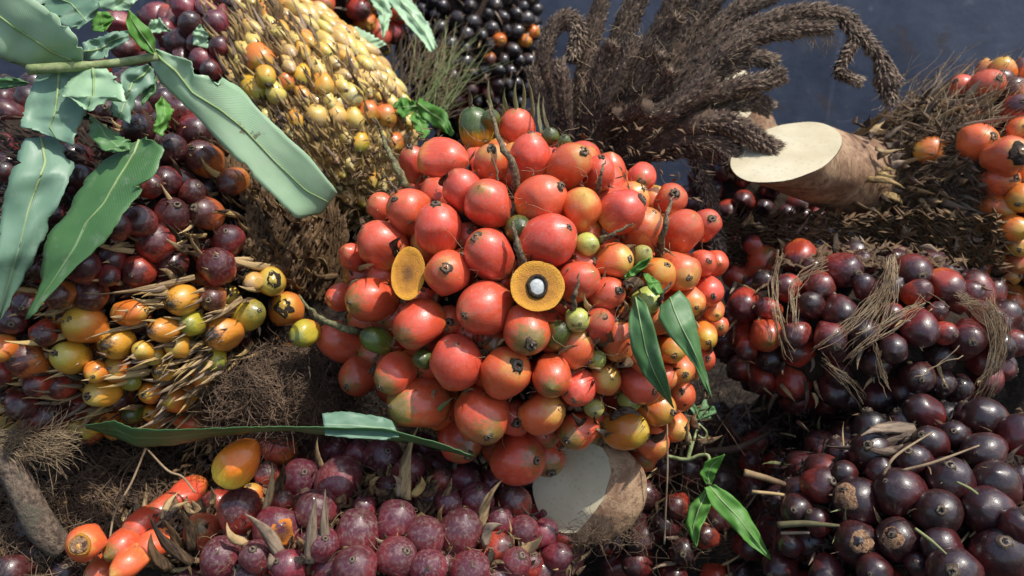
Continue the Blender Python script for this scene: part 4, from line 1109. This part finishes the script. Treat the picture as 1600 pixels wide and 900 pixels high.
SP = [
 ([(885,235,.84),(862,150,.83),(850,95,.82),(862,50,.82),(884,30,.82),(903,48,.82),(893,92,.82)], 11),
 ([(900,240,.85),(905,150,.84),(925,60,.84),(945,-20,.84)], 12),
 ([(905,245,.86),(935,140,.86),(975,50,.86),(1012,-25,.86)], 12),
 ([(920,245,.84),(965,150,.82),(1015,70,.81),(1065,-20,.80)], 12),
 ([(930,245,.86),(1000,150,.85),(1060,70,.85),(1130,-20,.85)], 13),
 ([(940,245,.85),(1030,140,.83),(1110,55,.82),(1180,-5,.82)], 13),
 ([(950,245,.84),(1050,140,.81),(1140,60,.80),(1220,28,.80),(1285,18,.80)], 12),
 ([(1040,150,.83),(1110,85,.81),(1190,55,.80),(1240,46,.80),(1298,42,.80)], [10,11,12,11,8]),
 ([(1285,18,.80),(1325,28,.80),(1350,60,.80),(1375,92,.80),(1385,125,.80),(1392,160,.80)], [10,8,8,9,17,6]),
 ([(1318,30,.80),(1336,58,.80),(1322,88,.80),(1311,112,.80),(1326,120,.79),(1342,128,.79)], [9,9,8,7,6,4]),
 ([(960,245,.83),(1050,165,.80),(1120,95,.79),(1168,62,.79)], 13),
 ([(980,230,.84),(1070,155,.81),(1135,108,.80),(1175,90,.80),(1210,98,.80)], 10),
 ([(980,235,.83),(1080,168,.79),(1150,135,.78),(1195,128,.78),(1220,118,.78)], [9,11,12,11,11]),
 ([(990,235,.84),(1085,190,.81),(1145,165,.80),(1180,160,.80),(1202,170,.80)], 11),
 ([(980,245,.82),(1070,200,.78),(1130,190,.77),(1180,215,.765),(1213,236,.76)], [10,13,15,14,11]),
 ([(970,250,.82),(1050,222,.79),(1110,222,.78),(1145,245,.78),(1146,266,.775)], [10,13,14,15,10]),
 ([(985,250,.83),(1060,235,.80),(1130,238,.79),(1180,225,.79)], 11),
 ([(1085,240,.80),(1103,290,.80),(1112,340,.80),(1122,392,.80)], [10,11,11,9]),
 ([(930,245,.82),(955,200,.79),(985,178,.76),(1012,166,.74)], [10,11,12,13]),
 ([(920,245,.82),(940,205,.79),(955,185,.77),(966,174,.755)], [9,10,11,10]),
 ([(950,230,.82),(1000,170,.79),(1035,135,.77),(1048,112,.76)], [9,10,10,9]),
 ([(940,230,.83),(985,150,.80),(1015,105,.79),(1030,84,.78)], [9,10,10,9]),
 ([(960,230,.84),(1010,120,.81),(1040,60,.80),(1058,28,.79)], [9,10,10,8]),
 ([(910,240,.83),(925,150,.80),(945,90,.79),(955,72,.785)], [9,10,10,8]),
 ([(900,240,.83),(885,180,.81),(880,130,.80),(872,100,.80)], [9,10,10,8]),
 ([(890,240,.83),(860,190,.82),(840,140,.82),(832,110,.82)], [9,10,9,7]),
 ([(920,240,.83),(940,170,.80),(972,110,.79),(990,60,.79)], [9,10,11,9]),
 ([(955,245,.82),(1020,190,.77),(1080,150,.76),(1110,120,.76)], [10,12,12,10]),
 ([(960,240,.84),(1040,110,.84),(1100,20,.84),(1130,-25,.84)], 12),
 ([(950,240,.88),(1060,100,.88),(1150,20,.88),(1210,-10,.88)], 12),
 ([(915,240,.88),(950,110,.88),(985,20,.88),(1000,-25,.88)], 13),
 ([(930,240,.88),(1000,100,.88),(1060,20,.88),(1090,-25,.88)], 13),
]
for pts, w in SP: spike(pts, w)
mb = MB().tube(spline([at(940, 330, .90), at(950, 280, .87), at(970, 235, .85), at(1000, 195, .85)], 12), [.026, .034, .040, .038, .032, .03, .03, .03, .03, .028, .026, .02], 16)
mb.v = [v + jit(.0015) for v in mb.v]
wpart('base', mb, 'spike', FL)
wpart('chaff', fibres(200, lambda: (at(rnd(900, 1180), rnd(20, 260), rnd(.76, .82)), -FWD), .016, .0003, .5), 'fibre_pale', FL, kind='stuff')
wpart('whiskers', fibres(26, lambda: (at(rnd(1255, 1300), rnd(46, 54), .80), -FWD), .022, .0004, .3, -UP*.9+RIGHT*.3), 'fibre_pale', FL, kind='stuff')

# ================================================================== leaves
def leaf_mesh(lobes, mat, nu=30, nv=11, fold=.0, rag=1.2, wave=.003, thick=.0005):
    """lobes: (left edge px, right edge px, depths along, roll) -- outline gives direction, depths what it lies on"""
    V = []; Fc = []; UV = []; ribs = []
    for left, right, deps, roll in lobes:
        Lp = [Vector((x, y, 0)) for x, y in left]; Rp = [Vector((x, y, 0)) for x, y in right]
        Ls = [lerp_list(Lp, i/(nu-1)) for i in range(nu)]; Rs = [lerp_list(Rp, i/(nu-1)) for i in range(nu)]
        b0 = len(V); rib = []; sd = rnd(0, 90)
        for i in range(nu):
            u = i/(nu-1); d = lerp_list(deps, u) if len(deps) > 1 else deps[0]
            for k in range(nv):
                v = k/(nv-1); p = Ls[i].lerp(Rs[i], v)
                if k in (0, nv-1):
                    p = p + Vector((rnd(-rag, rag), rnd(-rag, rag), 0))
                    tear = noise.noise(Vector((u*nu*.34 + sd, k*3.0, 2))) - .22          # bites and tears in the margin
                    if rag > 1 and tear > 0: p = p.lerp((Ls[i]+Rs[i])*.5, min(.42, tear*1.1))
                dd = d + roll*(v-.5) + fold*(abs(v-.5)*2)**1.3 + wave*noise.noise(Vector((u*5+sd, v*2.4, sd)))
                q = at(p.x, p.y, dd); V.append(q); UV.append((u, v, 0))
                if k == nv//2: rib.append(q)
        for i in range(nu-1):
            for k in range(nv-1):
                Fc.append((b0+i*nv+k, b0+i*nv+k+1, b0+(i+1)*nv+k+1, b0+(i+1)*nv+k))
        ribs.append(rib)
    return V, Fc, UV, ribs, thick, mat
def build_leaf(data, parent=None, label=None, rib_w=.0011, name='leaf', rib_range=(0, 1), group=None):
    V, Fc, UV, ribs, thick, mat = data
    if parent is None:
        c = sum(V, Vector())/len(V); c.z = min(v.z for v in V); off = c
    else: off = parent.location
    me = bpy.data.meshes.new(name)
    # closed thin blade: upper and lower skins
    nV = len(V); nrm = [Vector() for _ in V]
    for f in Fc:
        n_ = (V[f[1]]-V[f[0]]).cross(V[f[2]]-V[f[0]])
        for i in f: nrm[i] += n_
    nrm = [n_.normalized() if n_.length > 0 else Vector((0,0,1)) for n_ in nrm]
    if sum((n_.dot(CAM-v) for n_, v in zip(nrm, V))) < 0: nrm = [-n_ for n_ in nrm]
    top = [v-off for v in V]; bot = [v-off-n_*thick for v, n_ in zip(V, nrm)]
    faces = list(Fc) + [tuple(nV+i for i in reversed(f)) for f in Fc]
    cnt = {}
    for f in Fc:
        for a, b in zip(f, f[1:]+f[:1]):
            key = (min(a, b), max(a, b)); cnt.setdefault(key, []).append((a, b))
    for key, es in cnt.items():
        if len(es) == 1:
            a, b = es[0]; faces.append((b, a, nV+a, nV+b))
    me.from_pydata([tuple(v) for v in top+bot], [], faces)
    at_ = me.attributes.new('leaf_uv', 'FLOAT_VECTOR', 'POINT')
    at_.data.foreach_set('vector', [c for uv in UV+UV for c in uv])
    me.polygons.foreach_set('use_smooth', [True]*len(me.polygons))
    me.materials.append(M[mat]); me.update()
    o = link(name, me, parent)
    if parent is None:
        o.location = off; tag(o, label, 'leaf', group)
    elif label: o['label'] = label
    if rib_w:
        for r in ribs:
            n = len(r); a, b = int(rib_range[0]*(n-1)), int(rib_range[1]*(n-1))
            seg = [p - off + (CAM-p).normalized()*rib_w*.35 for p in r[a:b+1]]
            mb = MB().tube(seg, [rib_w*(1-.75*i/max(1, len(seg)-1)) for i in range(len(seg))], 6)
            link('midrib', mb.mesh('midrib', 'rib'), o)
    return o
BRN = thing('leafy_branch', at(130, 150, .62), 'cut leafy branch with broad torn pale green leaves at the upper left', 'branch')
build_leaf(leaf_mesh([([(128,97),(130,80),(120,58),(90,26),(50,-2),(0,-40),(-60,-80)], [(110,100),(85,104),(45,106),(20,100),(0,92),(-30,70),(-70,50)], [.565,.55,.54,.53], .02)], 'leaf_pale', wave=.004), BRN, rib_w=.0016)
build_leaf(leaf_mesh([([(240,80),(234,98),(250,128),(300,175),(345,225),(390,270),(430,310),(464,343),(504,334)], [(246,76),(268,86),(300,96),(302,116),(345,120),(375,136),(430,196),(490,252),(527,300)], [.575,.57,.58,.60,.625,.65], -.012)], 'leaf_pale', nu=44, nv=13, wave=.005), BRN, rib_w=.0013)
build_leaf(leaf_mesh([([(60,112),(45,145),(35,180),(33,197),(66,207)], [(125,110),(135,140),(136,175),(122,200),(113,228)], [.56,.55,.545], .006)], 'leaf_blue', wave=.006, rag=1.8), BRN)
build_leaf(leaf_mesh([([(125,108),(105,130),(92,150),(106,150),(132,170)], [(165,107),(188,125),(199,160),(178,150),(140,174)], [.552,.54,.535], -.006)], 'leaf_pale', wave=.006, rag=2), BRN)
build_leaf(leaf_mesh([([(230,100),(205,105),(188,116),(190,135),(175,160),(170,178)], [(240,108),(243,130),(226,140),(212,155),(207,180),(203,193)], [.565,.56,.55], .006)], 'leaf_blue', wave=.005), BRN)
build_leaf(leaf_mesh([([(241,85),(222,76),(204,56),(197,35),(202,16)], [(242,82),(243,62),(234,45),(215,28),(203,16)], [.57,.555,.55], .01)], 'leaf_bright', rag=.4), BRN, rib_w=.0007)
px = spline([at(44, 109, .548), at(90, 106, .55), at(150, 102, .556), at(200, 96, .563), at(246, 88, .57)], 18)
wpart('stem', MB().tube(px, [.0036]*8+[.0030]*10, 10), 'stem', BRN)
def lf(lobes, mat, label, **kw):
    rib = kw.pop('rib_w', .0008); rr = kw.pop('rib_range', (0, 1)); g = kw.pop('group', None)
    return build_leaf(leaf_mesh(lobes, mat, **kw), None, label, rib, rib_range=rr, group=g)
lf([([(38,216),(25,250),(10,290),(2,330),(-5,380),(-8,430),(-6,495)], [(90,213),(117,258),(105,290),(85,330),(70,375),(45,420),(0,502)], [.555,.54,.535,.53,.54], .012)], 'leaf_blue', 'long bluish green leaf hanging down the left edge', nu=40, wave=.005, rag=1.5, rib_w=.0011, rib_range=(0, .7))
lf([([(206,224),(160,250),(125,290),(105,335),(75,365),(66,400),(63,440),(40,498)], [(228,214),(257,232),(245,265),(220,300),(195,330),(168,372),(110,425),(44,498)], [.555,.545,.535,.53,.53], -.012)], 'leaf', 'broad dark green leaf pointing down left over the maroon fruits', nu=42, wave=.005, rag=1.5, rib_w=.0010, rib_range=(0, .62))
lf([([(140,178),(140,212),(160,234),(178,238)], [(160,193),(190,213),(205,220),(203,236)], [.56,.55,.545], .01)], 'leaf', 'small folded green leaf scrap above the dark green leaf', wave=.006, rib_w=None)
lf([([(253,150),(243,165),(244,190),(237,204)], [(257,155),(272,172),(265,190),(254,214)], [.575,.565], .008)], 'leaf_bright', 'small torn green leaf scrap under the stem end', wave=.004, rib_w=None)
lf([([(243,120),(228,132),(220,155)], [(246,122),(243,145),(222,166)], [.572,.566], 0)], 'leaf', 'tiny curled leaf scrap beside the stem', wave=.003, rib_w=None)
lf([([(35,-5),(70,20),(100,42),(122,45)], [(95,-20),(150,-10),(157,8),(150,25)], [.66,.65], .01)], 'leaf_blue', 'pale blue green leaf piece behind the branch at the top edge', wave=.008)
lf([([(128,66),(150,60),(175,50),(200,48)], [(132,96),(165,93),(172,78),(202,62)], [.62,.63], .0)], 'leaf_blue', 'blunt blue green leaf piece just above the branch stem', wave=.006)
lf([([(118,-15),(150,10),(175,17),(200,16)], [(150,-25),(190,-22),(205,-12),(214,0)], [.70,.69], .0)], 'leaf_pale', 'pale leaf tip cut by the top edge', wave=.006)
lf([([(143,18),(142,48),(160,50)], [(170,18),(178,30),(164,48)], [.68,.67], 0)], 'leaf_bright', 'small dull green leaf behind the stem near the black fruits', wave=.006, rib_w=None)
lf([([(236,32),(250,28),(262,45)], [(228,50),(248,52),(268,48)], [.74,.74], 0)], 'leaf_pale', 'ragged pale leaf scrap on the plum fruits at the top', wave=.006, rib_w=None)
lf([([(-40,95),(0,120),(30,122)], [(-40,140),(0,140),(48,132)], [.60,.59], 0)], 'leaf', 'shaded dark leaf under the big pale leaf at the left edge', wave=.006, rib_w=None)
lf([([(132,665),(178,657),(205,669),(245,672),(300,671),(380,668),(440,667),(503,668),(600,670),(690,694),(740,713)], [(134,669),(185,686),(215,699),(270,697),(330,683),(400,676),(450,673),(505,680),(570,687),(640,691),(738,716)], [.60,.585,.575,.57,.57,.575,.58], .03)], 'leaf', 'long narrow strip of leaf lying edge on above the plum red bunch', nu=70, nv=7, wave=.003, rag=.8, rib_w=None)
lf([([(503,645),(540,643),(590,650),(612,656)], [(508,680),(560,685),(600,687),(624,682)], [.566,.568], -.012)], 'leaf_blue', 'square cut bluish leaf flap standing on the leaf strip', wave=.003, rib_w=None, rag=.9)
lf([([(335,50),(350,85),(366,102)], [(352,46),(385,55),(406,52)], [.83,.83], 0)], 'leaf_pale', 'torn pale leaf scrap on the spiny bunch', wave=.008, rib_w=None)
lf([([(301,70),(302,50),(312,38)], [(324,76),(326,55),(313,38)], [.82,.82], 0)], 'leaf_pale', 'small pale leaf scrap beside the orange nut at the top', wave=.006, rib_w=None)
lf([([(405,-12),(418,20),(436,43)], [(436,-12),(442,15),(437,43)], [.96,.95], 0)], 'leaf_bright', 'hanging leaf tip before the orange bunch at the top edge', wave=.006)
lf([([(572,-12),(590,20),(598,58)], [(612,-10),(612,25),(600,60)], [.98,.95], 0), ([(598,-10),(625,25),(650,52),(673,82)], [(636,-10),(660,22),(676,50),(683,74)], [.98,.95], .01)], 'leaf_pale', 'large lobed vine leaf hanging from the top before the black bunch', wave=.01)
lf([([(533,47),(540,76),(562,90)], [(556,41),(590,58),(603,69)], [.96,.94], 0)], 'leaf_pale', 'pale heart shaped vine leaf seen from below near the top', wave=.01)
lf([([(650,170),(662,185),(682,200),(706,213)], [(655,152),(680,165),(695,172),(709,208)], [.90,.86], 0), ([(648,172),(640,185),(650,205),(660,217)], [(655,178),(668,190),(672,205),(664,216)], [.90,.86], 0), ([(650,160),(630,150),(612,165)], [(650,172),(630,185),(612,170)], [.90,.88], 0)], 'leaf_bright', 'bright green lobed vine leaf just left of the green topped fruit', wave=.01)
lf([([(990,466),(983,490),(982,512),(987,550),(1005,585),(1030,614),(1052,638)], [(996,463),(1010,475),(1021,505),(1031,545),(1040,580),(1047,612),(1053,638)], [.545,.535,.54,.555], -.006)], 'leaf', 'dark green pointed leaf hanging on the right of the coral bunch', rag=.4, wave=.004, rib_w=.0006)
lf([([(1032,476),(1028,495),(1045,525),(1065,545),(1085,570),(1099,600),(1112,622)], [(1062,453),(1077,470),(1086,500),(1093,530),(1098,560),(1106,590),(1113,622)], [.55,.54,.545,.56], .006)], 'leaf', 'green leaf with a long drip tip beside the dark pointed leaf', rag=.4, wave=.004, rib_w=.0006)
lf([([(1006,428),(1012,448),(1025,462)], [(1012,427),(1030,440),(1038,458)], [.55,.545], .006)], 'leaf_bright', 'small folded leaf at the top of the twig on the coral bunch', rag=.4, wave=.004, rib_w=None)
lf([([(976,432),(985,422),(1000,408),(1016,402)], [(977,436),(992,430),(1008,418),(1017,403)], [.555,.55], 0)], 'leaf_bright', 'narrow curled leaf left of the twig on the coral bunch', rag=.4, wave=.004, rib_w=None)
VN = thing('vine', at(1080, 760, .70), 'green vine with a forked leaf in the dark gap at the lower right', 'vine')
build_leaf(leaf_mesh([([(1100,762),(1112,790),(1140,820),(1170,850),(1204,874)], [(1116,757),(1140,770),(1165,795),(1185,830),(1206,873)], [.66,.65,.64], .006), ([(1100,766),(1076,790),(1070,820),(1086,853)], [(1112,766),(1110,795),(1096,822),(1088,854)], [.66,.655], -.006)], 'leaf_bright', rag=.5, wave=.005), VN, rib_w=.0007)
build_leaf(leaf_mesh([([(1104,757),(1094,740),(1102,722),(1132,709)], [(1112,757),(1118,742),(1124,730),(1133,711)], [.66,.65], .004)], 'leaf_bright', rag=.5, wave=.004), VN, rib_w=.0006)
def vine(pts, w, name='tendril', mat='stem'):
    return wpart(name, MB().tube(spline([at(*p) for p in pts], 20), w, 7), mat, VN)
vine([(1040,712,.68),(1072,718,.675),(1095,711,.67),(1108,716,.665),(1106,757,.66)], .0016, 'stem')
vine([(1074,718,.675),(1079,690,.675),(1072,668,.68),(1062,645,.69)], .0013)
vine([(1076,716,.675),(1084,688,.68),(1092,662,.69)], .0011)
vine([(1092,662,.69),(1104,675,.69),(1100,685,.69),(1090,680,.69)], .0009)
for i, (x, y) in enumerate(((1088,640),(1104,648),(1078,628),(1100,630),(1070,650),(1112,640))):
    build_leaf(leaf_mesh([([(1090,655),(x-6,y+6),(x,y-6)], [(1092,656),(x+8,y+6),(x+4,y-6)], [.70,.705], 0)], 'leaf', rag=.6, nu=9, nv=5), VN, rib_w=None)

# ================================================================== loose fruits, twigs, straws
def loose(px, py, d, r, axis, kind, asp, label, extra=None, **kw):
    p = at(px, py, d)
    o = add_fruit(None, p, r*d/FPX, axis, kind, asp, extra=extra, name='loose_fruit', **kw)
    return tag(o, label, 'palm fruit', 'loose palm fruits')
KINDS['loose'] = ((.74, .17, .014), (.14, .02, .012), (.95, .58, .06), .86)
lo = loose(372, 722, .59, 33, facing(at(372, 722, .59), .50, .72), 'loose', 1.32, 'bright orange loose fruit with a yellow base on the plum red bunch', long=True, dust=.0, tip=False, base_end=.35)
mb = fibres(50, lambda: (Vector((rnd(-.2, .2), rnd(-.2, .2), -.97)), Vector((0, 0, -1))), .35, .012, .5); link('base_fibres', mb.mesh('base_fibres', 'fibre_pale'), lo)['kind'] = 'stuff'
lo = loose(135, 848, .585, 30, facing(at(135, 848, .6), -.30, -.12), 'corang', 1.1, 'orange loose fruit with its nut showing in a hole, at the lower left', tip=False, dust=.1)
KN = MB().grid([[Vector((rr*math.cos(a)*(1+.1*math.sin(3*a)), rr*math.sin(a), z)) for a in [2*math.pi*i/24 for i in range(24)]] for rr, z in ((.56,.86),(.54,.97),(.46,1.02),(.42,.98))], True)
link('rim', KN.mesh('rim', 'pulp'), lo)
KN = MB().grid([[Vector((rr*math.cos(a)*(1+.12*noise.noise(Vector((math.cos(a)*2, math.sin(a)*2, rr*3)))), rr*math.sin(a), z + .03*noise.noise(Vector((math.cos(a)*3*rr, math.sin(a)*3, 1))))) for a in [2*math.pi*i/24 for i in range(24)]] for rr, z in ((.44,.96),(.42,1.035),(.34,1.05),(.2,1.02),(.01,1.03))], True)
link('nut', KN.mesh('nut', 'cork'), lo)

def stick(name, pts, w, mat, label, cat, n=16, sides=8, group=None, rough=.0):
    P = spline([at(*p) for p in pts], n)
    ws = [lerp_list(list(w), i/(n-1)) for i in range(n)] if isinstance(w, (list, tuple)) else [w]*n
    mb = MB().tube(P, ws, sides)
    if rough: mb.v = [v + Vector((noise.noise(v*300), noise.noise(v*300+Vector((9,0,0))), noise.noise(v*300+Vector((0,9,0)))))*rough for v in mb.v]
    return wthing(name, mb, mat, label, cat, group)
tw = stick('twig', [(-6,700,.60),(20,735,.60),(45,785,.60),(70,830,.605),(98,858,.61)], (.0085, .0095, .0105, .0115, .009), 'twig', 'thick brown broken twig leaning in the bottom left corner', 'twig', 24, 12, rough=.0007)
stick('dry_twig', [(1098,705,.78),(1150,700,.76),(1205,676,.74)], (.003, .0034, .002), 'bract_grey', 'curved dry grey stem in the dark gap right of the vine', 'twig', rough=.0004)
stick('straw', [(1163,738,.66),(1200,748,.66),(1252,766,.66)], (.0030, .0026, .0020), 'bract', 'thick pale straw pointing at the purple black bunch', 'straw', group='straws at the gap')
stick('straw', [(1175,768,.66),(1230,775,.655),(1290,795,.64),(1335,815,.63)], (.0014, .0016, .0012), 'bract', 'long thin straw running under the thick pale straw', 'straw', group='straws at the gap')
stick('straw', [(1215,820,.62),(1260,818,.61),(1315,822,.60)], (.0026, .0024, .0012), 'bract_green', 'flat greenish straw at the left foot of the purple black bunch', 'straw', group='straws at the gap')
stick('straw', [(1220,833,.62),(1265,832,.61)], (.0014, .0012), 'bract_grey', 'short grey straw just below the flat greenish straw', 'straw', group='straws at the gap')
stick('straw', [(1410,735,.545),(1460,722,.54),(1530,696,.54)], (.0010, .0010, .0006), 'fibre_pale', 'thin straight straw lying across the purple black fruits', 'straw', group='straws at the gap')
stick('straw', [(1380,742,.545),(1400,712,.545),(1455,676,.55)], (.0010, .0010, .0006), 'fibre_pale', 'thin bent straw left of the straight one on the purple black fruits', 'straw', group='straws at the gap')
stick('straw', [(1430,826,.53),(1455,845,.53),(1480,867,.53)], (.0010, .0012, .0006), 'bract_green', 'short greenish grass piece low on the purple black fruits', 'straw', group='straws at the gap')
stick('straw', [(1495,753,.53),(1515,763,.53),(1527,772,.53)], (.0007, .0010, .0010), 'bract_green', 'tiny green tipped grass piece between purple black fruits', 'straw', group='straws at the gap')
stick('root_fibre', [(228,700,.64),(205,755,.63),(180,800,.62),(170,850,.61)], (.0008, .0009, .0009, .0007), 'fibre_pale', 'long pale root fibre crossing the dark matted corner', 'fibre')
stick('root_fibre', [(230,702,.64),(262,735,.63),(285,745,.63),(305,770,.63)], (.0008, .0009, .0009, .0007), 'fibre_pale', 'pale fibre branching right towards the orange ridge', 'fibre')
stick('dry_thread', [(1042,648,.62),(1043,730,.62),(1040,800,.63),(1038,850,.64)], .0007, 'fibre_pale', 'thin dry thread hanging beside the brown stalk end', 'thread')
stick('grass_stalk', [(640,150,.98),(610,120,.98),(570,90,.97)], .0014, 'stem', 'thin green stalk of the heart shaped vine leaf', 'stem')
stick('grass_stalk', [(437,-10,1.0),(445,40,.98),(470,85,.95),(480,110,.93)], .0018, 'stem', 'green stalk arching over the spiny bunch', 'stem')
stick('grass_stalk', [(421,-10,.97),(422,40,.95),(424,80,.93)], .0012, 'stem', 'straight green stalk left of the arching one', 'stem')
for i, (a, b, lab) in enumerate((((610,170),(612,70),'upright dry grey reed behind the spiny bunch'), ((622,165),(626,62),'second upright dry reed right of the first'))):
    stick('dry_reed', [(a[0],a[1],1.0),((a[0]+b[0])/2+3,(a[1]+b[1])/2,1.0),(b[0],b[1],1.0)], (.0032, .0028, .0015), 'bract_grey', lab, 'reed', rough=.0004)
# tufts nobody could count
mb = fibres(130, lambda: (at(rnd(600, 700), rnd(90, 200), rnd(.98, 1.1)), -FWD), .06, .0005, .3, UP*.7+RIGHT*.5)
tag(wthing('dry_grass', mb, 'fibre_pale', 'tuft of dry grass between the spiny bunch and the black bunch', 'grass', kind='stuff'), 'tuft of dry grass between the spiny bunch and the black bunch', 'grass', kind='stuff')
mb = fibres(60, lambda: (at(rnd(640, 700), rnd(110, 190), rnd(.98, 1.08)), -FWD), .07, .0010, .10, UP*.8+RIGHT*.6)
wthing('green_grass', mb, 'stem', 'green grass blades beside the black bunch', 'grass', kind='stuff')
mb = fibres(300, lambda: (at(rnd(-20, 90), rnd(672, 716), rnd(.59, .605)), -FWD), .026, .00035, .45, RIGHT*.8+UP*.03)
wthing('dry_grass', mb, 'fibre_pale', 'bleached dry grass tuft above the broken twig at the left edge', 'grass', kind='stuff')
mb = fibres(220, lambda: (at(rnd(1000, 1270), rnd(580, 720), rnd(.76, .88)), -FWD), .06, .0004, .4)
wthing('root_fibres', mb, 'fibre', 'dark root fibres hanging in the gap beneath the straw tangled bunch', 'fibres', kind='stuff')
